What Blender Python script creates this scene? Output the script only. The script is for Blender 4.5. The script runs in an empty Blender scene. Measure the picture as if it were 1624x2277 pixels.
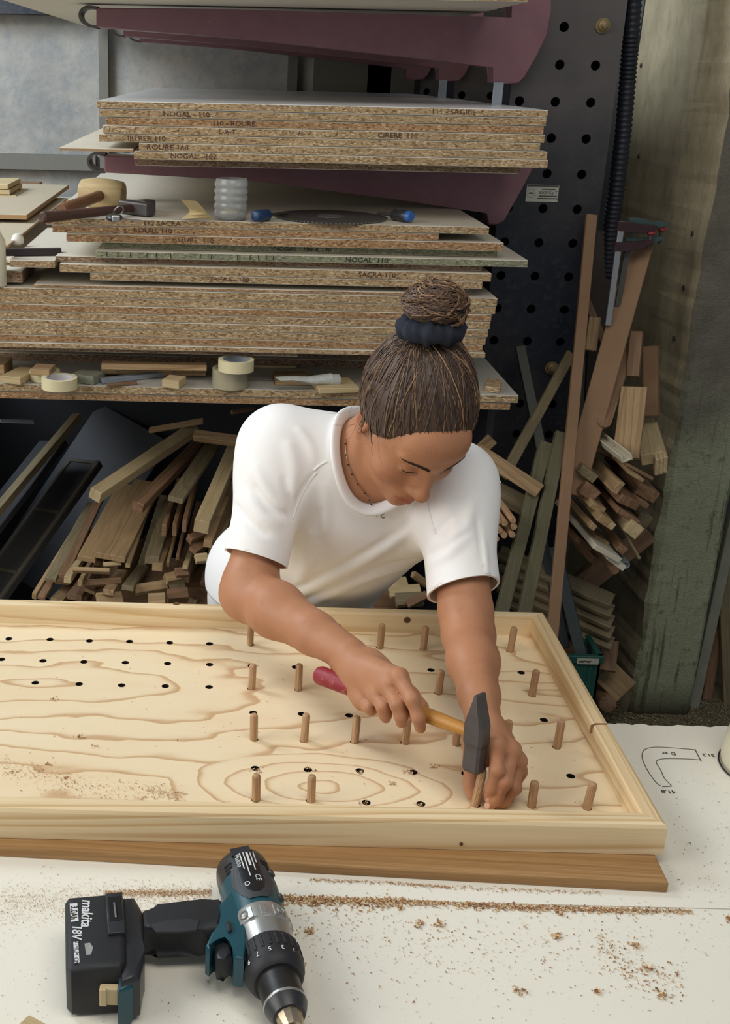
import bpy, bmesh, math, random
import numpy as np
from mathutils import Vector, Matrix, Euler
PI = math.pi
random.seed(7)
scene = bpy.context.scene
COL = scene.collection

# ------------------------------------------------------------------ camera
FPX, PPX, PPY = 2550.0, 465.0, 1094.0
IW, IH = 1624, 2277
ZF = 0.825                      # height of the tray floor above the workshop floor
ZT = 0.800                      # bench top
yaw, pitch, roll = (math.radians(v) for v in (.47, 20.16, 1.2))
CAM = Vector((-.062, -1.324, .931 + ZF))
FW = Vector((-math.sin(yaw)*math.cos(pitch), math.cos(yaw)*math.cos(pitch), -math.sin(pitch)))
_r = Vector((math.cos(yaw), math.sin(yaw), 0)); _u = _r.cross(FW)
RT = math.cos(roll)*_r + math.sin(roll)*_u
UP = -math.sin(roll)*_r + math.cos(roll)*_u
cd = bpy.data.cameras.new('camera'); cam = bpy.data.objects.new('camera', cd); COL.objects.link(cam)
cd.sensor_fit = 'VERTICAL'; cd.sensor_height = 24.0; cd.sensor_width = 24.0*IW/IH
cd.lens = FPX/IH*24.0
cd.shift_x = (IW/2-PPX)/IH; cd.shift_y = (PPY-IH/2)/IH
cd.clip_start = .05; cd.clip_end = 60
cam.matrix_world = Matrix(((RT.x, UP.x, -FW.x, CAM.x), (RT.y, UP.y, -FW.y, CAM.y), (RT.z, UP.z, -FW.z, CAM.z), (0, 0, 0, 1)))
scene.camera = cam

# ------------------------------------------------------------------ light
scene.view_settings.view_transform = 'Standard'; scene.view_settings.look = 'None'
scene.view_settings.exposure = 0.0; scene.view_settings.gamma = 1.0
scene.view_settings.use_curve_mapping = False
wd = bpy.data.worlds.new('world'); scene.world = wd; wd.use_nodes = True
bg = wd.node_tree.nodes['Background']; bg.inputs[0].default_value = (.62, .72, .85, 1); bg.inputs[1].default_value = .27
def area(name, loc, target, sx, sy, power, colr):
    l = bpy.data.lights.new(name, 'AREA'); l.shape = 'RECTANGLE'; l.size = sx; l.size_y = sy
    l.energy = power; l.color = colr
    o = bpy.data.objects.new(name, l); COL.objects.link(o); o.location = loc
    o.rotation_euler = (Vector(target)-Vector(loc)).to_track_quat('-Z', 'Y').to_euler()
    return o
area('doorway_daylight', (-3.2, -.9, 2.5), (.1, .4, .95), 2.6, 2.2, 82, (1.0, .965, .92))
area('ceiling_tube_light', (.35, -.75, 3.1), (.25, .35, .9), 1.6, 1.0, 23, (1.0, .93, .84))
area('rear_window_daylight', (-2.2, 1.6, 3.0), (-.5, 3.0, 1.5), 1.2, 1.2, 80, (.80, .90, 1.0))

# ------------------------------------------------------------------ helpers
def U(px, py, **k):
    """point seen at pixel (px,py) lying on the world plane x=, y= or z="""
    d = FW + RT*((px-PPX)/FPX) - UP*((py-PPY)/FPX)
    ax, v = list(k.items())[0]
    if ax == 'd': return CAM + d*v
    i = 'xyz'.index(ax)
    return CAM + d*((v-CAM[i])/d[i])
def T(o, label, cat=None, group=None, kind=None):
    if label: o['label'] = label
    if cat: o['category'] = cat
    if group: o['group'] = group
    if kind: o['kind'] = kind
    return o
def link(name, me, parent=None, mw=None):
    o = bpy.data.objects.new(name, me); COL.objects.link(o)
    if parent is not None: o.parent = parent
    if mw is not None: o.matrix_world = mw if parent is None else mw
    return o
def empty(name, loc=(0, 0, 0)):
    o = bpy.data.objects.new(name, None); COL.objects.link(o); o.location = loc; o.empty_display_size = .05
    return o
def setp(o, parent):
    """parent an object that is placed in world space"""
    bpy.context.view_layer.update()
    o.parent = parent; o.matrix_parent_inverse = parent.matrix_world.inverted()
    return o
def mk(name, verts, faces, mats, parent=None, fm=None, smooth=False, mw=None, sharp=None):
    me = bpy.data.meshes.new(name); me.from_pydata([tuple(v) for v in verts], [], [tuple(f) for f in faces])
    if not isinstance(mats, (list, tuple)): mats = [mats]
    for m in mats: me.materials.append(m)
    if fm is not None: me.polygons.foreach_set('material_index', list(fm))
    if smooth:
        me.polygons.foreach_set('use_smooth', [True]*len(me.polygons))
        if sharp: me.set_sharp_from_angle(angle=math.radians(sharp))
    me.update()
    o = bpy.data.objects.new(name, me); COL.objects.link(o)
    if mw is not None: o.matrix_world = mw
    if parent is not None: setp(o, parent) if mw is not None else setattr(o, 'parent', parent)
    return o
def bmk(name, bm, mats, parent=None, smooth=False, sharp=35, mw=None, wparent=False):
    bmesh.ops.recalc_face_normals(bm, faces=bm.faces)
    me = bpy.data.meshes.new(name); bm.to_mesh(me); bm.free()
    if not isinstance(mats, (list, tuple)): mats = [mats]
    for m in mats: me.materials.append(m)
    if smooth:
        me.polygons.foreach_set('use_smooth', [True]*len(me.polygons)); me.set_sharp_from_angle(angle=math.radians(sharp))
    o = bpy.data.objects.new(name, me); COL.objects.link(o)
    if mw is not None: o.matrix_world = mw
    if parent is not None: setp(o, parent)
    return o
BOXF = ((0, 3, 2, 1), (4, 5, 6, 7), (0, 1, 5, 4), (1, 2, 6, 5), (2, 3, 7, 6), (3, 0, 4, 7))
def bm_box(bm, lo, hi, bev=0, seg=1):
    vs = [bm.verts.new(p) for p in ((lo[0], lo[1], lo[2]), (hi[0], lo[1], lo[2]), (hi[0], hi[1], lo[2]), (lo[0], hi[1], lo[2]),
                                    (lo[0], lo[1], hi[2]), (hi[0], lo[1], hi[2]), (hi[0], hi[1], hi[2]), (lo[0], hi[1], hi[2]))]
    fs = [bm.faces.new([vs[i] for i in f]) for f in BOXF]
    if bev:
        es = list({e for f in fs for e in f.edges})
        bmesh.ops.bevel(bm, geom=es, offset=bev, segments=seg, profile=.5, affect='EDGES')
    return bm
def frame(X, Zhint):
    X = Vector(X).normalized(); Z = Vector(Zhint); Y = Z.cross(X)
    if Y.length < 1e-6: Y = Vector((0, 1, 0)).cross(X)
    Y.normalize(); Z = X.cross(Y).normalized()
    return X, Y, Z
def mat4(X, Y, Z, O):
    return Matrix(((X[0], Y[0], Z[0], O[0]), (X[1], Y[1], Z[1], O[1]), (X[2], Y[2], Z[2], O[2]), (0, 0, 0, 1)))
def beam(name, A, B, w, t, mat, up=(0, 0, 1), parent=None, bev=.0012, fm=None):
    """a bar from A to B: local X its length, local Y its width w, local Z its thickness t"""
    A, B = Vector(A), Vector(B); L = (B-A).length
    X, Y, Z = frame(B-A, up)
    bm = bmesh.new(); bm_box(bm, (0, -w/2, -t/2), (L, w/2, t/2), bev)
    return bmk(name, bm, mat, parent, mw=mat4(X, Y, Z, A))
def bm_prism(bm, poly, z0, z1, bev=0, mi=0):
    n = len(poly)
    a = [bm.verts.new((p[0], p[1], z0)) for p in poly]; b = [bm.verts.new((p[0], p[1], z1)) for p in poly]
    fs = [bm.faces.new(a[::-1]), bm.faces.new(b)] + [bm.faces.new((a[i], a[(i+1) % n], b[(i+1) % n], b[i])) for i in range(n)]
    for f in fs: f.material_index = mi
    if bev:
        es = list({e for f in fs[:2] for e in f.edges})
        bmesh.ops.bevel(bm, geom=es, offset=bev, segments=2, profile=.5, affect='EDGES')
    return fs
def bm_lathe(bm, prof, n=32, mi=0, cap=True):
    """profile [(x,r)] turned about local X"""
    rings = []
    for x, r in prof:
        rings.append([bm.verts.new((x, r*math.cos(2*PI*i/n), r*math.sin(2*PI*i/n))) for i in range(n)])
    for a, b in zip(rings, rings[1:]):
        for i in range(n):
            f = bm.faces.new((a[i], a[(i+1) % n], b[(i+1) % n], b[i])); f.material_index = mi
    if cap:
        for r in (rings[0], rings[-1][::-1]):
            f = bm.faces.new(r); f.material_index = mi
    return rings
def bm_tube(bm, pts, rad, n=8, mi=0, cap=True, flat=1.0):
    pts = [Vector(p) for p in pts]; m = len(pts)
    if not isinstance(rad, (list, tuple)): rad = [rad]*m
    rings = []; ref = None
    for i, p in enumerate(pts):
        t = (pts[min(i+1, m-1)]-pts[max(i-1, 0)]).normalized()
        if ref is None:
            ref = Vector((0, 0, 1)) if abs(t.z) < .9 else Vector((1, 0, 0))
        a = (ref - t*ref.dot(t)).normalized(); ref = a; b = t.cross(a)
        rings.append([bm.verts.new(p + rad[i]*(math.cos(2*PI*k/n)*a + flat*math.sin(2*PI*k/n)*b)) for k in range(n)])
    for A, B in zip(rings, rings[1:]):
        for i in range(n):
            f = bm.faces.new((A[i], A[(i+1) % n], B[(i+1) % n], B[i])); f.material_index = mi
    if cap:
        for r in (rings[0][::-1], rings[-1]):
            f = bm.faces.new(r); f.material_index = mi
    return rings
ORD = ['first', 'second', 'third', 'fourth', 'fifth', 'sixth', 'seventh', 'eighth', 'ninth', 'tenth', 'eleventh', 'twelfth', 'thirteenth', 'fourteenth']

# ------------------------------------------------------------------ materials
class NT:
    def __init__(s, name):
        s.m = bpy.data.materials.new(name); s.m.use_nodes = True; s.t = s.m.node_tree
        s.b = s.t.nodes['Principled BSDF']
    def n(s, typ, **k):
        nd = s.t.nodes.new(typ)
        for a, v in k.items():
            if a.startswith('_'): setattr(nd, a[1:], v)
        return nd
    def l(s, a, b): s.t.links.new(a, b)
    def coord(s, scale=(1, 1, 1), rnd=True, out='Object', rot=(0, 0, 0)):
        tc = s.n('ShaderNodeTexCoord'); mp = s.n('ShaderNodeMapping'); mp.inputs['Scale'].default_value = scale
        mp.inputs['Rotation'].default_value = rot
        s.l(tc.outputs[out], mp.inputs[0])
        if rnd:
            oi = s.n('ShaderNodeObjectInfo'); mu = s.n('ShaderNodeMath', _operation='MULTIPLY'); mu.inputs[1].default_value = 37.0
            s.l(oi.outputs['Random'], mu.inputs[0]); s.l(mu.outputs[0], mp.inputs['Location'])
        return mp.outputs[0]
    def noise(s, co, scale, detail=3, rough=.55, dist=0):
        nd = s.n('ShaderNodeTexNoise'); nd.inputs['Scale'].default_value = scale; nd.inputs['Detail'].default_value = detail
        nd.inputs['Roughness'].default_value = rough; nd.inputs['Distortion'].default_value = dist
        if co is not None: s.l(co, nd.inputs['Vector'])
        return nd.outputs['Fac']
    def voro(s, co, scale, out='Color', feat='F1', rnd=1):
        nd = s.n('ShaderNodeTexVoronoi', _feature=feat); nd.inputs['Scale'].default_value = scale; nd.inputs['Randomness'].default_value = rnd
        s.l(co, nd.inputs['Vector']); return nd.outputs[out]
    def ramp(s, f, stops, interp='LINEAR'):
        nd = s.n('ShaderNodeValToRGB'); cr = nd.color_ramp; cr.interpolation = interp
        while len(cr.elements) < len(stops): cr.elements.new(.5)
        for e, (p, c) in zip(cr.elements, stops):
            e.position = p; e.color = (c[0], c[1], c[2], 1) if not isinstance(c, (int, float)) else (c, c, c, 1)
        s.l(f, nd.inputs[0]); return nd.outputs[0]
    def mix(s, f, a, b, blend='MIX'):
        nd = s.n('ShaderNodeMix', _data_type='RGBA', _blend_type=blend)
        for sock, v in ((nd.inputs[0], f), (nd.inputs[6], a), (nd.inputs[7], b)):
            if isinstance(v, (int, float)): sock.default_value = v
            elif isinstance(v, (tuple, list)): sock.default_value = (v[0], v[1], v[2], 1)
            else: s.l(v, sock)
        return nd.outputs[2]
    def math(s, op, a, b=0, clamp=False):
        nd = s.n('ShaderNodeMath', _operation=op); nd.use_clamp = clamp
        for sock, v in ((nd.inputs[0], a), (nd.inputs[1], b)):
            if isinstance(v, (int, float)): sock.default_value = v
            else: s.l(v, sock)
        return nd.outputs[0]
    def xyz(s, co):
        nd = s.n('ShaderNodeSeparateXYZ'); s.l(co, nd.inputs[0]); return nd.outputs
    def bump(s, h, strength=.3, dist=.002):
        nd = s.n('ShaderNodeBump'); nd.inputs['Strength'].default_value = strength; nd.inputs['Distance'].default_value = dist
        s.l(h, nd.inputs['Height']); s.l(nd.outputs[0], s.b.inputs['Normal'])
    def done(s, colr, rough=.5, metal=0, spec=.5, **k):
        if isinstance(colr, (tuple, list)): s.b.inputs['Base Color'].default_value = (*colr[:3], 1)
        else: s.l(colr, s.b.inputs['Base Color'])
        if isinstance(rough, (int, float)): s.b.inputs['Roughness'].default_value = rough
        else: s.l(rough, s.b.inputs['Roughness'])
        s.b.inputs['Metallic'].default_value = metal; s.b.inputs['Specular IOR Level'].default_value = spec
        for a, v in k.items(): s.b.inputs[a.replace('_', ' ')].default_value = v
        return s.m
def S(h):
    """sRGB hex -> linear"""
    v = [int(h[i:i+2], 16)/255 for i in (0, 2, 4)]
    return tuple(c/12.92 if c <= .04045 else ((c+.055)/1.055)**2.4 for c in v)
def plain(name, hexc, rough=.5, metal=0, spec=.5, var=.12, vs=40, bump=0, **k):
    m = NT(name); co = m.coord(); c = S(hexc)
    f = m.noise(co, vs, 4)
    col = m.mix(f, tuple(x*(1-var) for x in c), tuple(min(1, x*(1+var)) for x in c))
    if bump: m.bump(m.noise(co, vs*6, 3), bump, .001)
    return m.done(col, rough, metal, spec, **k)
def wood(name, light, dark, ring=26, contrast=1, fine=.35, rough=.55, stretch=.07, bump=.12):
    """straight-grained wood, grain along local X"""
    m = NT(name); co = m.coord((stretch, 1, 1))
    w1 = m.noise(co, 7, 3, .5, .6)
    rings = m.math('FRACT', m.math('MULTIPLY', w1, ring))
    ra = m.ramp(rings, [(0, 0), (.55, .28*contrast), (.86, contrast), (1, 0)])
    fi = m.noise(m.coord((stretch*.5, 1, 1)), 330, 3, .6)
    lo = m.noise(m.coord((stretch*3, 1, 1)), 9, 3)
    c = m.mix(ra, S(light), S(dark))
    c = m.mix(m.math('MULTIPLY', m.ramp(fi, [(.42, 1), (.62, 0)]), fine), c, S(dark))
    c = m.mix(m.math('MULTIPLY', lo, .35), c, tuple(x*.72 for x in S(light)))
    m.bump(fi, bump, .0008)
    return m.done(c, rough, 0, .35)
MAT = {}
MAT['pine'] = wood('pine_planed', 'f0dcb4', 'c79e63', 16, .75, .16, .48, .05)
MAT['peg'] = wood('beech_dowel', 'c9a680', '8f6844', 30, .6, .55, .55, .06, .3)
MAT['batten'] = wood('brown_batten', 'b08a5c', '8a6338', 30, .55, .5, .5, .04)
MAT['timber'] = wood('timber_offcut', 'b79a72', '7d6343', 12, .7, .4, .7, .08)
MAT['timber_pale'] = wood('timber_pale', 'cdb88e', '9a8258', 12, .5, .35, .7, .08)
MAT['timber_brown'] = wood('timber_brown', '96765a', '65482f', 14, .7, .45, .65, .08)
MAT['timber_grey'] = wood('timber_grey', '8f8162', '62573f', 12, .6, .5, .75, .08)
MAT['mdf'] = plain('brown_mdf', '8a6a4c', .7, var=.1, vs=30)
MAT['mdf_edge'] = plain('mdf_edge', 'a3815a', .75, var=.14, vs=60)
MAT['paint_cream'] = plain('cream_painted_wood', 'cfc7b0', .6, var=.06)
def particle(name, a, b, c, tint=None):
    m = NT(name); co = m.coord((.42, 1, 1))
    v = m.n('ShaderNodeTexVoronoi'); v.inputs['Scale'].default_value = 420; m.l(co, v.inputs['Vector'])
    sep = m.n('ShaderNodeSeparateColor'); m.l(v.outputs['Color'], sep.inputs[0])
    v2 = m.noise(m.coord((.35, 1, 1)), 300, 3, .6)
    col = m.ramp(sep.outputs[0], [(0, S(c)), (.22, S(a)), (.75, S(a)), (.94, S(b)), (1, S(b))])
    col = m.mix(m.ramp(v2, [(.38, .8), (.47, 0)]), col, S(c))
    col = m.mix(m.ramp(m.noise(m.coord((.5, 1, 1)), 9, 3), [(.35, 0), (.7, .32)]), col, tuple(x*.62 for x in S(a)))
    m.bump(v2, .5, .0012)
    return m.done(col, .85, 0, .15)
MAT['chip'] = particle('chipboard_edge', 'ae9470', 'cdbd98', '6d5540')
MAT['chip_brown'] = particle('chipboard_edge_brown', 'a5835f', 'c4a884', '6a4c36')
MAT['chip_green'] = particle('chipboard_edge_green', '8b8a70', 'a9a88c', '596052')
MAT['chip_dark'] = particle('chipboard_edge_dark', '8d7560', 'b09a80', '5c4634')
MAT['melamine'] = plain('melamine_face', 'cfc7b6', .5, var=.05, vs=6)
MAT['melamine_white'] = plain('melamine_white', 'e9ebec', .3, var=.02, vs=6)
MAT['melamine_grey'] = plain('melamine_grey', 'b3afa4', .55, var=.05, vs=6)
MAT['ink'] = plain('marker_ink', '4a3228', .8, var=.05)
MAT['ink_black'] = plain('black_ink', '24221f', .8, var=.05)
MAT['white_print'] = plain('white_print', 'd8dad8', .6, var=.03)
MAT['dark'] = plain('dark_hollow', '17120c', .9, var=.1)
MAT['red_paint'] = None
def red_paint():
    m = NT('red_painted_steel'); co = m.coord()
    f = m.noise(co, 12, 5, .7); g = m.noise(co, 70, 4, .7)
    c = m.mix(f, S('734a50'), S('89656a'))
    c = m.mix(m.ramp(g, [(.62, 0), (.74, .6)]), c, S('a07c7a'))
    m.bump(g, .15, .001)
    return m.done(c, .42, .1, .5)
MAT['red_paint'] = red_paint()
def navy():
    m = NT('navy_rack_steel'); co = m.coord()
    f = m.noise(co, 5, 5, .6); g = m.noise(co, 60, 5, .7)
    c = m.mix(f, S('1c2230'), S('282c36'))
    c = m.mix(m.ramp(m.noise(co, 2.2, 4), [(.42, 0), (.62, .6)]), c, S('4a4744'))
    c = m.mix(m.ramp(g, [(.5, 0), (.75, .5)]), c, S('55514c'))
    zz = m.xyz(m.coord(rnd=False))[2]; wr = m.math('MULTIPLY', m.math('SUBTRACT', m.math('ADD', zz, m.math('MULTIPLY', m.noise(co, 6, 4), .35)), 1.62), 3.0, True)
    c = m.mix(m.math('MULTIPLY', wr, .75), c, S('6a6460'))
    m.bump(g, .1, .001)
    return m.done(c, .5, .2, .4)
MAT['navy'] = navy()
MAT['steel'] = plain('worn_steel', 'a9abaa', .38, .85, .5, .15, 50)
MAT['steel_dark'] = plain('dark_forged_steel', '5a5452', .5, .6, .5, .3, 60, .15)
MAT['zinc'] = plain('zinc_plate', '9aa3ac', .5, .5, .5, .15, 40)
MAT['brass'] = plain('yellow_zinc_bolt', '8d7a55', .5, .4, .5, .2, 80)
# ================================================================== setting
def mottled(name, cols, sc, bump=.4, rough=.9, fine=120, zs=1):
    m = NT(name); co = m.coord((1, 1, zs), rnd=False)
    a = m.noise(co, sc, 6, .65); b = m.noise(co, sc*6, 5, .7); f = m.noise(co, fine, 3, .6)
    c = m.ramp(a, [(.3, S(cols[0])), (.5, S(cols[1])), (.68, S(cols[2]))])
    c = m.mix(m.ramp(b, [(.45, 0), (.7, .55)]), c, S(cols[3]))
    c = m.mix(m.math('MULTIPLY', f, .25), c, S(cols[0]))
    m.bump(m.math('ADD', m.math('MULTIPLY', b, .7), f), bump, .006)
    return m.done(c, rough, 0, .2)
MAT['floor'] = mottled('dusty_concrete_floor', ('4a4636', '6b6450', '857a60', '9a8d6e'), 5, .5)
MAT['wall_back'] = mottled('mottled_zinc_sheet', ('83837f', 'a3a19a', 'b8b0a2', '757c84'), 3, .25, .6, 60)
MAT['wall_dark'] = mottled('dark_plaster', ('2c2c2a', '3a3833', '46423b', '252628'), 3, .3)
MAT['pillar_side'] = mottled('brown_render', ('a2957a', 'bdb090', 'd0c4a4', '8d8268'), 4, .35, .95, 220, .5)
MAT['pillar_rough'] = mottled('rough_grey_concrete', ('4c493c', '5c584a', '6c6757', '3a382f'), 9, 1.0, .95, 150, .8)
def green_conc():
    m = NT('green_stained_concrete'); co = m.coord((1, 1, 1), rnd=False); x = m.xyz(co)
    st = m.noise(m.coord((1, 1, .06), rnd=False), 42, 4, .6); b = m.noise(co, 30, 6, .75); f = m.noise(co, 260, 3)
    g = m.mix(m.noise(co, 6, 4), S('9ca183'), S('b0b394'))
    g = m.mix(m.ramp(st, [(.56, 0), (.66, .75)]), g, S('55543f'))
    g = m.mix(m.ramp(b, [(.56, 0), (.68, .7)]), g, S('5c5843'))
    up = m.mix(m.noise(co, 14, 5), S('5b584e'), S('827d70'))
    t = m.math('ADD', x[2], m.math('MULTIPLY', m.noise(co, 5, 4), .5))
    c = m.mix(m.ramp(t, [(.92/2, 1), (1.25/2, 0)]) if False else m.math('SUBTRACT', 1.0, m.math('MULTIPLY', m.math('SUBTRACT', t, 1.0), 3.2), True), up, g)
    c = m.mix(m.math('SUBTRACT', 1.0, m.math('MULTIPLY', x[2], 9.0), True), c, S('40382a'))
    m.bump(m.math('ADD', b, m.math('MULTIPLY', f, .6)), .9, .006)
    return m.done(c, .95, 0, .15)
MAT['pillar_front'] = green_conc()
MAT['post'] = plain('grey_wall_post', '75726a', .7, .2, var=.2, vs=8)

def box_s(name, lo, hi, mat, label=None, cat=None, bev=0, kind=None, parent=None):
    c = [(a+b)/2 for a, b in zip(lo, hi)]
    bm = bmesh.new(); bm_box(bm, [a-b for a, b in zip(lo, c)], [a-b for a, b in zip(hi, c)], bev)
    o = bmk(name, bm, mat, None, mw=Matrix.Translation(c))
    if parent: setp(o, parent)
    if kind: o['kind'] = kind
    if label: T(o, label, cat)
    return o
box_s('floor', (-4.5, -3.5, -.1), (4, 3.5, 0), MAT['floor'], 'dusty concrete workshop floor strewn with sawdust', 'floor', kind='structure')
wb = box_s('wall_back', (-4.5, 3.3, 0), (4, 3.45, 3.6), MAT['wall_back'], 'mottled grey sheet wall behind the rack', 'wall', kind='structure')
box_s('wall_right', (1.62, 1.95, 0), (3.2, 2.1, 3.6), MAT['wall_dark'], 'dark wall beyond the concrete pillar', 'wall', kind='structure')
# sheet-wall framing: uprights, rails and the panel joints
for x in (U(231, 140, y=3.28).x, U(650, 180, y=3.28).x, -1.6, 1.4):
    box_s('wall_post', (x-.018, 3.262, 0), (x+.018, 3.3, 3.6), MAT['post'], parent=wb)
zr = U(100, 360, y=3.28).z
box_s('wall_rail', (-4.4, 3.255, zr-.028), (U(214, 360, y=3.28).x, 3.3, zr+.028), MAT['post'], parent=wb)
zr = U(80, 14, y=3.28).z
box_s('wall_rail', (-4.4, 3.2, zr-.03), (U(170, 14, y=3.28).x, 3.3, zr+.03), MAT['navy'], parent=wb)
for k in (0, 1):
    x = U(783+k*120, 180, y=3.29).x
    box_s('wall_panel', (x-.15+.004, 3.285, 1.0), (x+.15-.004, 3.3, 2.6), plain('brown_panel', '6f6a5c', .8, var=.12, vs=5) if k == 0 else bpy.data.materials['brown_panel'], parent=wb)

# concrete pillar with a worn arris
def pillar():
    x0, x1, y0, y1, H = 1.158, 1.345, 1.645, 2.35, 3.6
    rnd = random.Random(3)
    nz = 150; v = []; f = []; fm = []
    prof = [(x0, y1), (x0, y0+.30), (x0, y0+.05), (x0+.004, y0+.012), (x0+.022, y0), (x0+.06, y0), (x0+.12, y0), (x1-.012, y0), (x1, y0+.012), (x1, y1)]
    n = len(prof)
    for k in range(nz+1):
        z = H*k/nz; ch = .006*rnd.random()+.004*math.sin(z*9)+.003*math.sin(z*31)
        for i, (a, b) in enumerate(prof):
            j = ch if i in (2, 3, 4) else .0
            v.append((a+j*(i != 4)+.0015*rnd.random(), b+(j if i >= 3 and i < 8 else 0)*.5, z))
    for k in range(nz):
        for i in range(n-1):
            a = k*n+i; f.append((a, a+1, a+1+n, a+n)); fm.append(0 if i < 3 else 1)
    f.append(tuple(nz*n+i for i in range(n))); fm.append(0)
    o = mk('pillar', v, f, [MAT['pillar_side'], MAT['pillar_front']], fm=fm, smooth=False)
    T(o, 'massive concrete pillar with brown side and green-stained lower front', 'pillar', kind='structure')
    return o
PIL = pillar()

# ================================================================== bench
tb = empty('workbench', (0, -.28, 0)); T(tb, 'white laminate workbench in the foreground, dusted with sawdust', 'workbench')
def laminate():
    m = NT('white_laminate'); co = m.coord(rnd=False)
    a = m.noise(co, 3, 4); b = m.noise(co, 40, 5, .7); d = m.noise(co, 420, 2)
    c = m.mix(a, S('e9e5d4'), S('f2eee0'))
    c = m.mix(m.ramp(b, [(.62, 0), (.78, .35)]), c, S('b9ae94'))
    c = m.mix(m.ramp(d, [(.66, 0), (.72, .35)]), c, S('8d8370'))
    m.bump(b, .04, .001)
    return m.done(c, .42, 0, .4)
MAT['laminate'] = laminate()
rnd = random.Random(5)
yb = .262; top = [(-1.7, -.85)]; top += [(1.75, -.85), (1.75, yb)]
x = 1.75
while x > -1.7:
    w = rnd.uniform(.004, .016); top.append((x, yb+rnd.choice((0, 0, 0, -.002, -.0035, .001)))); x -= w
top.append((-1.7, yb))
bm = bmesh.new(); bm_prism(bm, top, ZT-.03, ZT, 0)
setp(bmk('table_top', bm, MAT['laminate']), tb)
for sx in (-1.5, 1.6):
    for sy in (-.75, .12):
        box_s('leg', (sx-.035, sy-.035, 0), (sx+.035, sy+.035, ZT-.03), MAT['timber'], parent=tb)
# pencil sketch and figures on the bench top (upside down as in the picture)
def ribbon_on_top(name, px, w, mat, parent, z=ZT+.0006):
    pts = [U(a, b, z=z) for a, b in px]; v = []; f = []
    for i, p in enumerate(pts):
        t = (pts[min(i+1, len(pts)-1)]-pts[max(i-1, 0)]).normalized(); nrm = Vector((-t.y, t.x, 0))*w/2
        v += [p+nrm, p-nrm]
    for i in range(len(pts)-1): f.append((2*i, 2*i+1, 2*i+3, 2*i+2))
    o = mk(name, v, f, mat); setp(o, parent); return o
def smooth_px(p, n=5):
    out = []
    for i in range(len(p)-1):
        p0, p1, p2, p3 = p[max(i-1, 0)], p[i], p[i+1], p[min(i+2, len(p)-1)]
        for k in range(n):
            t = k/n
            out.append(tuple(.5*(2*p1[j]+(p2[j]-p0[j])*t+(2*p0[j]-5*p1[j]+4*p2[j]-p3[j])*t*t+(3*p1[j]-p0[j]-3*p2[j]+p3[j])*t**3) for j in (0, 1)))
    return out+[p[-1]]
pen = plain('pencil_line', '55534c', .8)
ribbon_on_top('pencil_line', smooth_px([(1548, 1667), (1500, 1663), (1460, 1661), (1437, 1665), (1429, 1675), (1430, 1690), (1442, 1715), (1460, 1740), (1470, 1747)]), .0012, pen, tb)
ribbon_on_top('pencil_line', smooth_px([(1555, 1689), (1520, 1687), (1475, 1687), (1460, 1694), (1470, 1712), (1478, 1730), (1494, 1747)]), .0012, pen, tb)
ribbon_on_top('pencil_line', [(1546, 1666), (1560, 1693)], .0016, pen, tb)
ribbon_on_top('pencil_line', [(1473, 1749), (1494, 1748)], .0012, pen, tb)
ribbon_on_top('cut_line', [(600, 1996), (900, 2003), (1250, 2012), (1624, 2021)], .0009, plain('scribed_line', 'b9b3a2', .8), tb)
def text(name, s, mat, size, mw, parent=None, ext=.0002, shear=0, bold=0, align='CENTER', sx=1):
    cu = bpy.data.curves.new(name, 'FONT'); cu.body = s; cu.size = size; cu.extrude = ext; cu.shear = shear; cu.offset = bold
    cu.align_x = align; cu.align_y = 'CENTER'; cu.resolution_u = 2
    o = bpy.data.objects.new(name, cu); COL.objects.link(o)
    dg = bpy.context.evaluated_depsgraph_get(); me = bpy.data.meshes.new_from_object(o.evaluated_get(dg))
    bpy.data.objects.remove(o); bpy.data.curves.remove(cu)
    me.materials.clear(); me.materials.append(mat)
    ob = bpy.data.objects.new(name, me); COL.objects.link(ob)
    ob.matrix_world = mw @ Matrix.Diagonal((sx, 1, 1, 1))
    if parent: setp(ob, parent)
    return ob
def flat_text(name, s, px, size, rot, mat, parent, **k):
    p = U(*px, z=ZT+.0006)
    return text(name, s, mat, size, Matrix.Translation(p) @ Matrix.Rotation(rot, 4, 'Z'), parent, **k)
flat_text('handwriting', '51,2', (1576, 1679), .0105, PI-.05, MAT['ink_black'], tb)
flat_text('handwriting', '41,8', (1487, 1760), .012, PI-.05, MAT['ink_black'], tb)
flat_text('handwriting', 'D ar', (1488, 1675), .0115, PI-.04, pen, tb)

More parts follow.
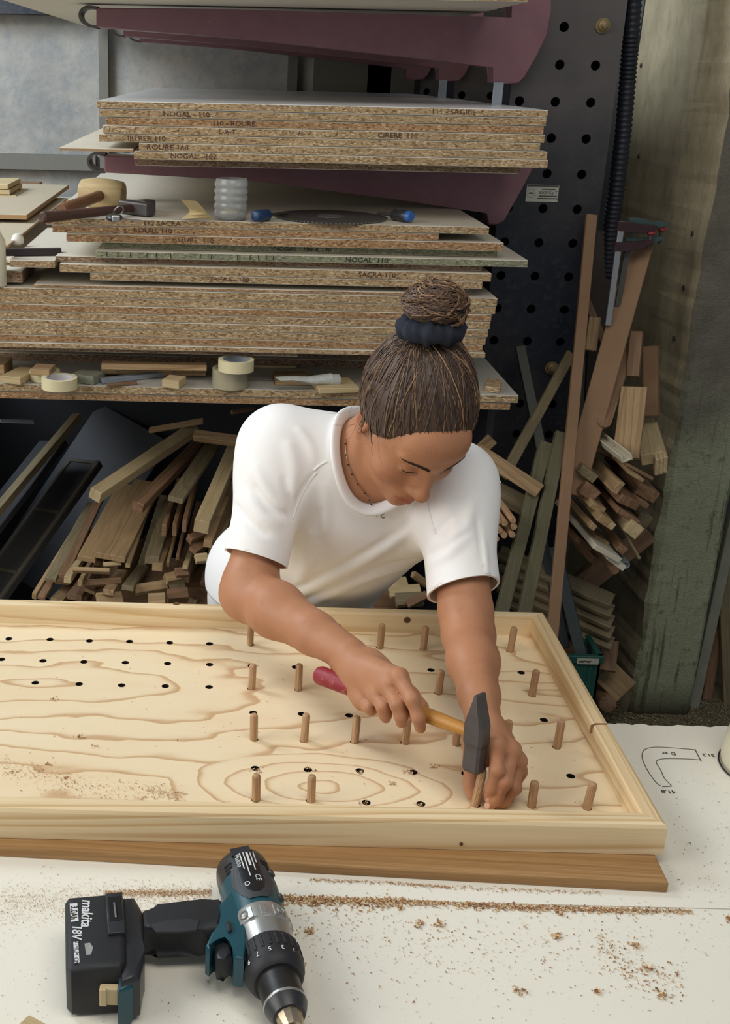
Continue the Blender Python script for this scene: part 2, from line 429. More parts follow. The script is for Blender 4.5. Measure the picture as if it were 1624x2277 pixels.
# ================================================================== tray with drilled floor
def hole_panel(xb, yb, holes, z, depth, r, nseg=16):
    """flat panel made of cells; cells listed in holes get a round hole; returns verts, faces, face material (0 face, 1 inside)"""
    v, f, fm = [], [], []
    for i in range(len(xb)-1):
        for j in range(len(yb)-1):
            x0, x1, y0, y1 = xb[i], xb[i+1], yb[j], yb[j+1]
            if (i, j) not in holes:
                b = len(v); v += [(x0, y0, z), (x1, y0, z), (x1, y1, z), (x0, y1, z)]; f.append((b, b+1, b+2, b+3)); fm.append(0); continue
            cx, cy = holes[(i, j)]; b = len(v); q = nseg//4
            per = [(x0+(x1-x0)*k/q, y0) for k in range(q)]+[(x1, y0+(y1-y0)*k/q) for k in range(q)]+[(x1-(x1-x0)*k/q, y1) for k in range(q)]+[(x0, y1-(y1-y0)*k/q) for k in range(q)]
            v += [(p[0], p[1], z) for p in per]
            ang = [math.atan2(-1, -1)+2*PI*k/nseg for k in range(nseg)]
            v += [(cx+r*math.cos(a), cy+r*math.sin(a), z) for a in ang]
            v += [(cx+r*math.cos(a), cy+r*math.sin(a), z-depth) for a in ang]
            for k in range(nseg):
                k2 = (k+1) % nseg
                f.append((b+k, b+k2, b+nseg+k2, b+nseg+k)); fm.append(0)
                f.append((b+nseg+k, b+nseg+k2, b+2*nseg+k2, b+2*nseg+k)); fm.append(1)
            f.append(tuple(b+2*nseg+k for k in range(nseg))); fm.append(1)
    return v, f, fm
def ply():
    m = NT('pine_plywood'); co = m.coord(rnd=False); s = m.xyz(co)
    # cathedral figure: nested ellipses about one heart plus slow warping
    w = m.noise(m.coord((2.2, 5.5, 1), rnd=False), 1.0, 3, .55)
    w2 = m.noise(m.coord((9, 22, 1), rnd=False), 1.0, 3, .6)
    def ell(x0, y0, rx, ry):
        dx = m.math('DIVIDE', m.math('SUBTRACT', s[0], x0), rx); dy = m.math('DIVIDE', m.math('SUBTRACT', s[1], y0), ry)
        return m.math('SQRT', m.math('ADD', m.math('MULTIPLY', dx, dx), m.math('MULTIPLY', dy, dy)))
    e = m.math('MINIMUM', ell(-.34, .30, .40, .105), m.math('ADD', ell(.09, .035, .10, .05), .35))
    e = m.math('MINIMUM', e, m.math('ADD', m.math('MULTIPLY', m.math('ABSOLUTE', m.math('SUBTRACT', s[1], m.math('ADD', .36, m.math('MULTIPLY', s[0], -.10)))), 13), 1.15))
    v = m.math('ADD', e, m.math('ADD', m.math('MULTIPLY', w, 1.7), m.math('MULTIPLY', w2, .16)))
    fr = m.math('FRACT', m.math('MULTIPLY', v, 2.05))
    ln = m.ramp(fr, [(0, 0), (.70, .02), (.82, .16), (.92, .8), (.965, .9), (1, 0)])
    big = m.ramp(m.noise(m.coord((3, 9, 1), rnd=False), 1.0, 2), [(.45, 0), (.75, .30)])
    fine = m.noise(m.coord((14, 480, 1), rnd=False), 1.0, 3, .6)
    c = m.mix(m.math('MULTIPLY', fine, .3), S('f1dfbb'), S('e0c596'))
    c = m.mix(big, c, S('dcb987'))
    c = m.mix(m.math('MULTIPLY', ln, .78), c, S('b98a56'))
    m.bump(fine, .05, .0006)
    return m.done(c, .5, 0, .35)
MAT['ply'] = ply()
XL, XR, YN, YFAR = -1.02, .525, -.084, .535
FWID = .026
tray = empty('tray', (0, .2, ZF)); T(tray, 'large shallow pine tray with drilled floor, rows of dowels standing in it', 'tray')
PA, PC = .075, .0696
colx = {i: (i*PA if i >= 0 else i*PC) for i in range(-8, 7)}
ji = {}
HR = .0062
xb = [XL+FWID] + [-8.5*PC] + [colx[i]-PC/2 for i in range(-7, 0)] + [-PC/2] + [colx[i]+PA/2 for i in range(0, 6)] + [colx[6]+.03, XR-FWID]
yb_ = [YN+FWID-.004, -.03] + [(j+.5)*PA for j in range(0, 6)] + [6.5*PA, YFAR-FWID+.004]
holes = {}
rnd = random.Random(11)
for i in range(-7, 7):
    for j in range(7):
        if i < 0 and j < 4: continue
        ci = i+9 if i < 0 else i+9
        # locate the cell that contains the hole
        hx = colx[i]+rnd.uniform(-.001, .001); hy = j*PA+rnd.uniform(-.001, .001)
        cx = max(k for k in range(len(xb)-1) if xb[k] <= hx); cy = max(k for k in range(len(yb_)-1) if yb_[k] <= hy)
        holes[(cx, cy)] = (hx, hy)
v, f, fm = hole_panel(xb, yb_, holes, 0, .008, HR)
po = mk('floor_panel', v, f, [MAT['ply'], MAT['dark']], fm=fm, mw=Matrix.Translation((0, 0, ZF)), parent=tray)
# underside
box_s('base_panel', (XL+.01, YN+.01, ZF-.0095), (XR-.01, YFAR-.01, ZF-.0084), MAT['pine'], parent=tray)
ZB, ZR = ZF-.0095, ZF+.037
def rail(name, A, B, inward, mat, bevR=.0035):
    """mitred frame rail, A->B along its outer edge; inward = unit vector; grain along local X"""
    A, B, n = Vector(A), Vector(B), Vector(inward); X = (B-A).normalized(); L = (B-A).length
    h = ZR-ZB; w = FWID
    prof = [(0, 0), (w, 0), (w, h-bevR), (w-bevR*.3, h-bevR*.3), (w-bevR, h), (bevR*2, h), (bevR*.6, h-bevR*.6), (0, h-bevR*2)]
    vs = []
    for end in (0, 1):
        for d, z in prof:
            x = d if end == 0 else L-d
            vs.append((x, d, z))
    n8 = len(prof); fs = [tuple(range(n8))[::-1], tuple(range(n8, 2*n8))]+[(i, (i+1) % n8, n8+(i+1) % n8, n8+i) for i in range(n8)]
    Z = Vector((0, 0, 1))
    mw = mat4(X, n, Z, (A.x, A.y, ZB))
    bm = bmesh.new(); bv = [bm.verts.new(p) for p in vs]
    for q in fs: bm.faces.new([bv[i] for i in q])
    o = bmk(name, bm, mat, tray, smooth=False, mw=mw)
    return o
def pine_rail(name, ring, seed):
    return wood(name, 'efdbb3', 'c69b60', ring, .85, .12, .46, .05)
rail('frame_rail', (XL, YN, 0), (XR, YN, 0), (0, 1, 0), wood('pine_front_rail', 'efdab0', 'c3985c', 22, .8, .12, .46, .035))
rail('frame_rail', (XR, YFAR, 0), (XL, YFAR, 0), (0, -1, 0), MAT['pine'])
rail('frame_rail', (XR, YN, 0), (XR, YFAR, 0), (-1, 0, 0), wood('pine_side_rail', 'ecd4a8', 'c0935a', 30, .7, .2, .5, .03))
rail('frame_rail', (XL, YFAR, 0), (XL, YN, 0), (1, 0, 0), MAT['pine'])
# knots in the rails
knot = plain('pine_knot', '5f3d22', .6, var=.4, vs=200)
for px, k in (((906, 1379), dict(y=YFAR-FWID-.0006)), ((392, 1342), dict(z=ZR+.0004)), ((1026, 1877), dict(y=YN-.0006))):
    p = U(*px, **k); r = .006 if px[0] != 1026 else .0025
    bm = bmesh.new(); bm_lathe(bm, [(-.0005, r), (.0005, r*.9)], 14)
    ax = Vector((0, 0, 1)) if 'z' in k else Vector((0, -1, 0))
    X, Y, Z = frame(ax, (1, 0, 0)); setp(bmk('knot', bm, knot, mw=mat4(X, Y, Z, p)), tray)
p = U(1332, 1612, z=ZR+.0003)
bm = bmesh.new(); bm_tube(bm, [p+Vector((-.012, -.004, -.012)), p+Vector((-.0105, -.001, -.001)), p+Vector((-.004, .002, .0002)), p+Vector((.012, .003, 0))], [.0016, .0018, .0014, .0012], 6)
setp(bmk('knot', bm, plain('bark_streak', '8a5f3a', .6)), tray)

# ------------------------------------------------------------------ dowels
def dowel_mesh(name, h, r=.0059):
    n = 36; v = []; f = []
    prof = [(-.0075, 1), (0, 1), (h-.005, 1), (h-.0028, .94), (h-.001, .78), (h, .55)]
    for z, s in prof:
        for k in range(n):
            fl = 1.0 if k % 2 == 0 else .94
            rr = r*s*(fl if z < h-.004 else (fl+1)/2)
            v.append((rr*math.cos(2*PI*k/n), rr*math.sin(2*PI*k/n), z))
    for a in range(len(prof)-1):
        for k in range(n): f.append((a*n+k, a*n+(k+1) % n, (a+1)*n+(k+1) % n, (a+1)*n+k))
    f.append(tuple((len(prof)-1)*n+k for k in range(n))); f.append(tuple(range(n))[::-1])
    # lay local X along the dowel so the grain runs with it
    v = [(p[2], p[0], p[1]) for p in v]
    me = bpy.data.meshes.new(name); me.from_pydata(v, [], f); me.materials.append(MAT['peg'])
    me.polygons.foreach_set('use_smooth', [True]*len(me.polygons)); me.set_sharp_from_angle(angle=math.radians(24))
    return me
DM = [dowel_mesh('dowel', h) for h in (.041, .0435, .046)]
rown = {0: 'front row', 2: 'second row of dowels', 4: 'third row of dowels', 6: 'back row'}
spots = {0: [0, 1, 5, 6], 2: [0, 1, 2, 3, 4, 5, 6], 4: [0, 1, 4, 6], 6: [0, 2, 3, 4, 6]}
LEAN = {(6, 0): (.09, 0), (4, 4): (.03, .02), (6, 2): (.03, 0), (6, 4): (.05, 0), (6, 6): (.05, .02), (5, 0): (.0, 0), (0, 0): (-.02, 0), (0, 2): (-.02, 0)}
rnd = random.Random(2)
for j, cols in spots.items():
    for n_, i in enumerate(cols):
        o = bpy.data.objects.new('wooden_dowel', DM[rnd.randrange(3)] if j else DM[0]); COL.objects.link(o)
        lx, ly = LEAN.get((i, j), (rnd.uniform(-.025, .03), rnd.uniform(-.02, .02)))
        X = Vector((lx, ly, 1)).normalized(); X, Y, Z = frame(X, (0, 1, 0))
        a = rnd.uniform(0, 6.28)
        o.matrix_world = mat4(X, Y, Z, (colx[i], j*PA, ZF)) @ Matrix.Rotation(a, 4, 'X')
        last = ' nearest the right rail' if i == 6 else ''
        T(o, 'fluted wooden dowel, %s from the left in the %s' % (ORD[n_], rown[j]), 'dowel', 'dowels standing in the tray')
HELD = (4*PA, 0.0)
o = bpy.data.objects.new('wooden_dowel', dowel_mesh('dowel_long', .056)); COL.objects.link(o)
X, Y, Z = frame(Vector((.10, 0.02, 1)), (0, 1, 0)); o.matrix_world = mat4(X, Y, Z, (HELD[0]-.002, HELD[1], ZF+.001))
T(o, 'pale fluted dowel held between the fingers under the hammer head', 'dowel', 'dowels standing in the tray')

# ------------------------------------------------------------------ batten under the tray
a, b = U(-420, 1872, z=ZT+.0075), U(1487, 1975, z=ZT+.0075)
bl = U(-420, 1872, z=ZT); 
bx = (Vector((b.x, b.y, 0))-Vector((a.x, a.y, 0))); X = bx.normalized(); Yv = Vector((-X.y, X.x, 0))
L = bx.length; bt = ZB-ZT-.0006
bm = bmesh.new(); bm_box(bm, (0, 0, 0), (L, .105, bt), .0025, 2)
bo = bmk('batten', bm, MAT['batten'], mw=mat4(X, Yv, (0, 0, 1), (a.x, a.y, ZT)))
T(bo, 'flat brown wooden batten lying under the front of the tray', 'batten')
bm = bmesh.new(); bm_box(bm, (0, 0, 0), (1.3, .06, bt), .002)
bo = bmk('batten', bm, MAT['batten'], mw=Matrix.Translation((-.9, .16, ZT)))
T(bo, 'brown support batten hidden beneath the rear of the tray', 'batten')

# cream jug at the right edge
jug = empty('plastic_jug', (0, 0, ZT)); c = U(1720, 1712, z=ZT)
jug.location = c; T(jug, 'cream plastic jug cut off by the right edge, standing on the bench', 'jug')
cream = plain('cream_plastic', 'ded7bd', .45, var=.04, vs=20)
bm = bmesh.new(); bm_lathe(bm, [(0, .066), (.004, .0725), (.010, .074), (.03, .0735), (.12, .058), (.17, .045), (.185, .025), (.205, .024)], 40)
setp(bmk('body', bm, cream, smooth=True, sharp=50, mw=mat4((0, 0, 1), (1, 0, 0), (0, 1, 0), c)), jug)
bm = bmesh.new(); bm_lathe(bm, [(.203, .027), (.232, .026), (.234, .02)], 24)
setp(bmk('cap', bm, MAT['ink_black'], smooth=True, mw=mat4((0, 0, 1), (1, 0, 0), (0, 1, 0), c)), jug)
bm = bmesh.new(); bm_tube(bm, [(0.0755*math.cos(t*2*PI/40), .0755*math.sin(t*2*PI/40), .002) for t in range(41)], .0012, 5)
setp(bmk('foot_ring', bm, MAT['ink_black'], mw=Matrix.Translation(c)), jug)
# ================================================================== cantilever rack
rack = empty('cantilever_rack', (.72, 1.6, 0)); T(rack, 'navy steel cantilever rack with perforated uprights and red arms', 'rack')
YU = 1.70; YA = 1.60
def upright(y):
    hx = [U(p, 232, y=YU).x for p in (1155, 1235, 1314)]; za, zb_ = U(1257, 60, y=YU).z, U(1183, 614, y=YU).z; dz = (za-zb_)/7
    rows = [za+dz*k for k in range(-21, 9)]
    xb = [.640, (hx[0]+hx[1])/2, (hx[1]+hx[2])/2, .900]; zb = [0.0, rows[0]-dz/2]+[r+dz/2 for r in rows]+[2.75]
    holes = {}
    for i, x in enumerate(hx):
        for k, r in enumerate(rows): holes[(i, k+1)] = (x, r)
    v, f, fm = hole_panel(xb, zb, holes, 0, .006, .0118, 16)
    f = [q for q, m_ in zip(f, fm) if not (m_ == 1 and len(q) == 16)]     # holes stay open
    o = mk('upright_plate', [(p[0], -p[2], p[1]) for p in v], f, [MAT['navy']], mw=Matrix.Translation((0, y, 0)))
    setp(o, rack)
    for x in (.640, .894):
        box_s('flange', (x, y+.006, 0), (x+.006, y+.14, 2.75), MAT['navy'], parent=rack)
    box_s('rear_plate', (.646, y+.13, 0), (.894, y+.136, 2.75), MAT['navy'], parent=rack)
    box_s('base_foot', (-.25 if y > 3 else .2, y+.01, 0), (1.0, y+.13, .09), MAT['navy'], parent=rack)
for k in range(3): upright((YU, 2.45, 3.12)[k])
def pxpoly(pts, y): return [(U(a, b, y=y).x, U(a, b, y=y).z) for a, b in pts]
def arm(pts, hook, y, dz=0):
    t = .075; poly = pxpoly(pts, YA)
    bm = bmesh.new(); n = len(poly)
    A = [bm.verts.new((p[0], 0, p[1])) for p in poly]; B = [bm.verts.new((p[0], t, p[1])) for p in poly]
    bm.faces.new(A); bm.faces.new(B[::-1])
    for i in range(n): bm.faces.new((A[i], B[i], B[(i+1) % n], A[(i+1) % n]))
    bmesh.ops.bevel(bm, geom=list(bm.edges), offset=.003, segments=1, affect='EDGES')
    o = bmk('arm', bm, MAT['red_paint']); 
    hk = pxpoly(smooth_px(hook, 5), YA); v = []; f = []
    for i, p in enumerate(hk):
        a_, b_ = hk[max(i-1, 0)], hk[min(i+1, len(hk)-1)]; tx, tz = b_[0]-a_[0], b_[1]-a_[1]; l = math.hypot(tx, tz); nx, nz = -tz/l*.003, tx/l*.003
        v += [(p[0]+nx, .002, p[1]+nz), (p[0]-nx, .002, p[1]-nz), (p[0]+nx, t-.002, p[1]+nz), (p[0]-nx, t-.002, p[1]-nz)]
    for i in range(len(hk)-1):
        a = 4*i
        f += [(a, a+1, a+5, a+4), (a+2, a+6, a+7, a+3), (a, a+4, a+6, a+2), (a+1, a+3, a+7, a+5)]
    h = mk('end_hook', v, f, MAT['steel_dark'])
    return o, h
ARM1 = [(214, 17), (500, 20), (1141, 42), (1141, -60), (1226, -60), (1226, 20), (1218, 78), (1190, 130), (1168, 172), (1154, 186), (1119, 186), (1098, 184), (1100, 147), (960, 133), (520, 84), (214, 61)]
HOOK1 = [(216, 17), (192, 15), (178, 27), (180, 44), (196, 56), (216, 60)]
ARM2 = [(232, 346), (700, 362), (1100, 383), (1106, 330), (1196, 330), (1186, 376), (1150, 440), (1122, 492), (1108, 500), (1086, 500), (1086, 472), (900, 446), (560, 402), (232, 384)]
HOOK2 = [(233, 346), (208, 342), (196, 354), (199, 370), (214, 381), (233, 383)]
arms = []
for pts, hk in ((ARM1, HOOK1), (ARM2, HOOK2)):
    a_, h_ = arm(pts, hk, YA)
    for k, y in enumerate((YA, YA+.75, 3.02)):
        for src in (a_, h_):
            o = src if k == 0 else src.copy()
            if k: COL.objects.link(o)
            o.location = (0, y, 0); setp(o, rack)
# zinc pin brackets below the top arms
for k, y in enumerate((YA-.01, YA+.74)):
    x0, z0 = U(1110, 185, y=YA-.01).x, U(1110, 185, y=YA-.01).z
    bm = bmesh.new(); bm_box(bm, (-.012, 0, -.062), (.012, .004, .002), .001)
    setp(bmk('pin_bracket', bm, MAT['zinc'], mw=Matrix.Translation((x0, y, z0))), rack)
# bolts
for px in ((1341, 57), (1227, 818)):
    p = U(*px, y=YU-.002); X, Y, Z = frame((0, -1, 0), (0, 0, 1))
    bm = bmesh.new(); bm_lathe(bm, [(0, .018), (.003, .018), (.0031, .013), (.012, .0125), (.0135, .010)], 6 if False else 20)
    bm_lathe(bm, [(.012, .008), (.02, .0075), (.021, .005)], 12)
    setp(bmk('bolt', bm, MAT['brass'], mw=mat4(X, Y, Z, p), smooth=True), rack)
# data plate on the upright
p = U(1207, 430, y=YU-.001); wpl = .082
o = box_s('data_plate', (p.x-.042, YU-.002, p.z-.021), (p.x+.04, YU-.0005, p.z+.021), plain('data_plate_face', 'b9b9aa', .5, var=.06), parent=rack)
TXM = lambda x, y, z: Matrix.Translation((x, y, z)) @ Matrix.Rotation(PI/2, 4, 'X')
tp = plain('plate_print', '4d4c46', .7)
text('plate_print', '5000 Kg-T', tp, .011, TXM(p.x+.014, YU-.0024, p.z+.002), o)
for dz, wid in ((.0105, .034), (-.0065, .046), (-.0125, .052)):
    box_s('plate_print', (p.x+.014-wid/2, YU-.0026, p.z+dz-.0014), (p.x+.014+wid/2, YU-.002, p.z+dz+.0014), tp, parent=o)
box_s('plate_print', (p.x-.041, YU-.0026, p.z+.0165), (p.x+.039, YU-.002, p.z+.0205), tp, parent=o)
box_s('plate_print', (p.x-.035, YU-.0026, p.z-.0012), (p.x-.023, YU-.002, p.z+.0018), MAT['ink_black'], parent=o)
for k in range(12):
    a = 2*PI*k/12; box_s('plate_print', (p.x-.029+.0105*math.cos(a)-.0009, YU-.0026, p.z+.0105*math.sin(a)-.0009), (p.x-.029+.0105*math.cos(a)+.0009, YU-.002, p.z+.0105*math.sin(a)+.0009), tp, parent=o)

# ------------------------------------------------------------------ chipboard panels
YB = 1.25; YE = 3.2
def board(pl, pr, ptop, pbot, side, label, group, dy=0, face='melamine', pref='r', ye=None, yb=None, name='chipboard_panel', ztop=None, zbot=None):
    y = (YB if yb is None else yb)+dy
    pxr = pr if pref == 'r' else pl
    zt = U(1150, ptop, y=YB).z if ztop is None else ztop; zb = U(1150, pbot, y=YB).z if zbot is None else zbot
    x0, x1 = U(pl, (ptop+pbot)/2, y=y).x, U(pr, (ptop+pbot)/2, y=y).x
    g = .0005; y1 = (YE if ye is None else ye)
    c = Vector(((x0+x1)/2, (y+y1)/2, (zt+zb)/2)); hx, hy, hz = (x1-x0)/2, (y1-y)/2, (zt-zb)/2-g
    bm = bmesh.new(); bm_box(bm, (-hx, -hy, -hz), (hx, hy, hz), .0011)
    bmesh.ops.recalc_face_normals(bm, faces=bm.faces)
    for q in bm.faces: q.material_index = 1 if abs(q.normal.z) > .5 else 0
    o = bmk(name, bm, [MAT[side], MAT[face]], mw=Matrix.Translation(c))
    T(o, label, 'panel', group)
    return o
def stack(rows, sname, group, **k):
    out = []
    for n_, r in enumerate(rows):
        lab = '%s, %s' % (ORD[n_]+' panel from the top of '+sname, (r[6] if len(r) > 6 and r[6] else 'straw-coloured chipboard edge'))
        kk = dict(k); kk.update(r[7] if len(r) > 7 else {})
        out.append(board(r[0], r[1], r[2], r[3], r[4], lab, group, dy=r[5], **kk))
    return out
SA = stack([(215, 1219, 243, 261, 'chip', 0, 'white upper face', dict(face='melamine_white')),
            (222, 1216, 261, 279.5, 'chip', .003, 'edge lettered in marker'),
            (235, 1210, 279.5, 298, 'chip_brown', .006),
            (229, 1212, 298, 317, 'chip', .002, 'edge scored with pencil marks'),
            (220, 1202, 317, 335.5, 'chip', .004),
            (309, 1218, 335.5, 354, 'chip', .001),
            (298, 1219, 354, 373, 'chip', 0),
            (301, 1155, 373.5, 391, 'chip_dark', .05, 'dark recessed chipboard edge')],
           'the middle stack', 'panels on the middle rack arm')
zt = U(200, 329, y=1.25).z
T(board(131, 296, 329, 337, 'mdf_edge', '', None, ztop=zt, zbot=zt-.0075, pref='l', name='thin_board'), 'thin beige panel sticking out left of the middle stack', 'panel')
SC = stack([(103, 1088, 506, 523, 'chip', 0, 'pale face carrying the tools'),
            (117, 976, 523, 540.5, 'chip_brown', .003, 'reddish edge ending short'),
            (148, 1120, 540.5, 560.5, 'chip_brown', .002, 'reddish edge'),
            (229, 1105, 560.5, 577.5, 'chip_green', .03, 'greenish recessed edge'),
            (213, 1175, 577.5, 594, 'chip_green', -.004, 'greenish edge lettered in black'),
            (124, 1073, 594, 608.5, 'chip_dark', .02, 'dark recessed edge'),
            (133, 1093, 608.5, 628, 'chip', -.002, 'edge lettered SACRA'),
            (201, 1073, 628, 645, 'chip', 0, 'short straw-coloured edge')],
           'the tool-laden stack', 'panels under the tools')
zc = [U(1150, v_, y=1.25).z for v_ in (664, 683, 701, 718, 735, 752, 770, 786, 798)]
zc8 = U(1073, 645, y=1.25).z
T(board(54, 1050, 0, 0, 'chip_brown', '', None, ztop=zc[0]+.0085, zbot=zc[0], name='thin_board'), 'thin brown board lying on top of the thick lower stack', 'panel')
SD = stack([(-190+7*k*(k % 2), r, 0, 0, s, d, t_, dict(ztop=zc[k], zbot=zc[k+1])) for k, (r, s, d, t_) in enumerate((
    (1178, 'chip', 0, 'pale upper face'), (1176, 'chip', .003, None), (1168, 'chip_brown', .002, None), (1167, 'chip', .004, None), (1164, 'chip', .001, None),
    (1160, 'chip', .004, None), (1155, 'chip_brown', .006, None), (1163, 'chip', -.001, None)))],
    'the thick low stack', 'panels of the thick lower stack')
# spacer boards between the thick stack and the shelf
zs0 = U(1150, 879, y=1.25).z; zs1 = zc[-1]
nb = 4; hb = (zs1-zs0)/nb
for k in range(nb):
    T(board(-150, 1120 - 8*k, 0, 0, 'chip_dark', '', None, yb=1.47+.012*(k % 2), ztop=zs0+hb*(k+1), zbot=zs0+hb*k), '%s dark filler board from the bottom above the littered shelf' % ORD[k], 'panel', 'filler boards above the shelf')
T(board(-130, 700, 0, 0, 'chip_dark', '', None, yb=1.29, ye=1.46, ztop=zs1, zbot=zs1-.0165), 'narrow dark board hung under the thick lower stack', 'panel')
SH = stack([(-200, 1153, 879, 897, 'chip', 0, 'littered with tape rolls'), (-200, 1135, 897.5, 914, 'chip_brown', .004, 'brown lower edge')],
           'the littered shelf', 'panels of the low open shelf', face='melamine_grey')
ZSH = zs0
# panel on the top arms
zt = U(700, 20, y=YA).z
o = board(-60, 1176, 0, 0, 'chip_brown', '', None, yb=1.21, ztop=zt+.05, zbot=zt+.002, pref='l')
T(o, 'thick chipboard panel with pale underside on the topmost arms', 'panel')
# handwriting on the panel edges
def hand(s, px, py, h, y, parent, mat='ink', sx=1.15):
    p = U(px, py, y=y-.0008)
    p.z = parent.matrix_world.translation.z
    return text('handwriting', s, MAT[mat], h*.9, TXM(p.x, p.y, p.z) @ Matrix.Rotation(random.uniform(-.02, .02), 4, 'Y'), parent, ext=.0001, shear=random.uniform(-.1, .15), sx=sx)
hand('NOGAL - 110', 415, 244, .0165, YB+.003, SA[1]); hand('111 - SAGRIE', 1010, 245, .0165, YB, SA[0])
hand('110 - ROURE', 520, 268, .016, YB+.006, SA[2]); [hand(c_, x_, 288, .015, YB+.002, SA[3]) for c_, x_ in (('/', 243), ('/', 300), ('+', 397), ('L-A-T', 505), ('I', 630), ('I', 665), ('/', 690), ('/', 750))]
hand('CIRERE  110', 885, 297, .016, YB+.002, SA[3]); hand('CIRERER 110', 320, 297, .0165, YB+.004, SA[4])
hand('ROURE 160', 372, 318, .0175, YB+.001, SA[5]); hand('NOGAL - 102', 430, 342, .0165, YB, SA[6])
hand('112 SACRA', 360, 508, .0165, YB, SC[0]); hand('ROURE 110', 340, 524, .0165, YB+.003, SC[1]); hand('ROURE  110', 430, 541, .0165, YB+.002, SC[2])
hand('NOGAL - 100 X 190', 672, 563, .0145, YB+.03, SC[3], 'ink_black'); hand('NOGAL  110', 815, 582, .0165, YB-.004, SC[4], 'ink_black')
[hand('I', x_, 576, .0165, YB-.004, SC[4], 'ink_black') for x_ in (238, 262, 290, 326, 348, 380, 445, 470, 528, 556, 575, 592, 608)]
hand('SACRA 110', 842, 598, .0125, YB+.02, SC[5]); hand('SACRA 110', 838, 616, .0165, YB-.002, SC[6]); hand('SACRA - 100', 510, 630, .0155, YB, SC[7])
# ================================================================== sculpting with distance fields
class Field:
    def __init__(s, lo, hi, h):
        s.lo = np.array(lo, np.float32); s.h = h
        n = [int(math.ceil((b-a)/h))+1 for a, b in zip(lo, hi)]
        s.ax = [(s.lo[i]+h*np.arange(n[i])).astype(np.float32) for i in range(3)]
        s.D = np.full(n, .5, np.float32)
    def win(s, lo, hi):
        sl = []
        for i in range(3):
            a = int(np.clip(math.floor((lo[i]-s.lo[i])/s.h), 0, len(s.ax[i]))); b = int(np.clip(math.ceil((hi[i]-s.lo[i])/s.h)+1, 0, len(s.ax[i])))
            if b <= a: return None, None
            sl.append(slice(a, b))
        P = (s.ax[0][sl[0]][:, None, None], s.ax[1][sl[1]][None, :, None], s.ax[2][sl[2]][None, None, :])
        return tuple(sl), P
    def put(s, d, sl, k, mode='u'):
        A = s.D[sl]
        if mode == 'u':
            if k <= 0: s.D[sl] = np.minimum(A, d)
            else:
                hh = np.maximum(k-np.abs(A-d), 0)/k; s.D[sl] = np.minimum(A, d)-hh*hh*k*.25
        else:
            d = -d
            if k <= 0: s.D[sl] = np.maximum(A, d)
            else:
                hh = np.maximum(k-np.abs(A-d), 0)/k; s.D[sl] = np.maximum(A, d)+hh*hh*k*.25
    def cone(s, a, b, ra, rb, k=.01, mode='u', flat=None):
        """round cone a->b; flat=(axis vector, factor) squashes it along a direction"""
        a, b = np.array(a, np.float32), np.array(b, np.float32); m = max(ra, rb)*(max(1, 1/flat[1]) if flat and flat[1] < 1 else 1)*(flat[1] if flat and flat[1] > 1 else 1)+k+2*s.h
        sl, P = s.win(np.minimum(a, b)-m, np.maximum(a, b)+m)
        if sl is None: return
        ba = b-a; L2 = float(ba@ba)+1e-12
        v = [P[i]-a[i] for i in range(3)]
        t = np.clip((v[0]*ba[0]+v[1]*ba[1]+v[2]*ba[2])/L2, 0, 1)
        q = [v[i]-t*ba[i] for i in range(3)]
        if flat:
            n = np.array(flat[0], np.float32); n /= np.linalg.norm(n)
            w = q[0]*n[0]+q[1]*n[1]+q[2]*n[2]; g = 1/flat[1]-1
            q = [q[i]+w*n[i]*g for i in range(3)]
        d = np.sqrt(q[0]**2+q[1]**2+q[2]**2)-(ra+(rb-ra)*t)
        s.put(d, sl, k, mode)
    def chain(s, pts, rad, k=.006, kin=.004, flat=None):
        """a chain blended into itself first, then merged with k"""
        sub = Field.__new__(Field); m = max(rad)+k+.01
        P = np.array(pts, np.float32); lo, hi = P.min(0)-m, P.max(0)+m
        sl, _ = s.win(lo, hi)
        if sl is None: return
        sub.h = s.h; sub.ax = [s.ax[i][sl[i]] for i in range(3)]; sub.lo = np.array([a[0] for a in sub.ax]); sub.D = np.full([len(a) for a in sub.ax], .5, np.float32)
        for i in range(len(pts)-1): sub.cone(pts[i], pts[i+1], rad[i], rad[i+1], kin, 'u', flat)
        s.put(sub.D, sl, k)
    def ell(s, c, r, R=None, k=.01, mode='u'):
        """ellipsoid; R rows = local axes"""
        c = np.array(c, np.float32); R = np.eye(3) if R is None else np.array(R); m = max(r)+k+2*s.h
        sl, P = s.win(c-m, c+m)
        if sl is None: return
        v = [P[i]-c[i] for i in range(3)]
        q = [(v[0]*R[i][0]+v[1]*R[i][1]+v[2]*R[i][2]) for i in range(3)]
        k0 = np.sqrt((q[0]/r[0])**2+(q[1]/r[1])**2+(q[2]/r[2])**2); k1 = np.sqrt((q[0]/r[0]**2)**2+(q[1]/r[1]**2)**2+(q[2]/r[2]**2)**2)+1e-6
        s.put(k0*(k0-1)/k1, sl, k, mode)
    def sample(s, p):
        g = [(p[i]-s.lo[i])/s.h for i in range(3)]; i0 = [int(math.floor(x)) for x in g]
        if any(i < 0 or i+1 >= s.D.shape[j] for j, i in enumerate(i0)): return .5
        f = [x-i for x, i in zip(g, i0)]; v = 0
        for a in (0, 1):
            for b in (0, 1):
                for c in (0, 1):
                    v += (f[0] if a else 1-f[0])*(f[1] if b else 1-f[1])*(f[2] if c else 1-f[2])*s.D[i0[0]+a, i0[1]+b, i0[2]+c]
        return float(v)
    def hit(s, o, d, t0, t1, step=.002):
        o, d = Vector(o), Vector(d).normalized(); t = t0; last = None
        while t < t1:
            v = s.sample(o+d*t)
            if v < 0: return o+d*(t-step*.5 if last is None else t-step*(-v)/(max(last-v, 1e-6)))
            last = v; t += max(step, 0)
        return None
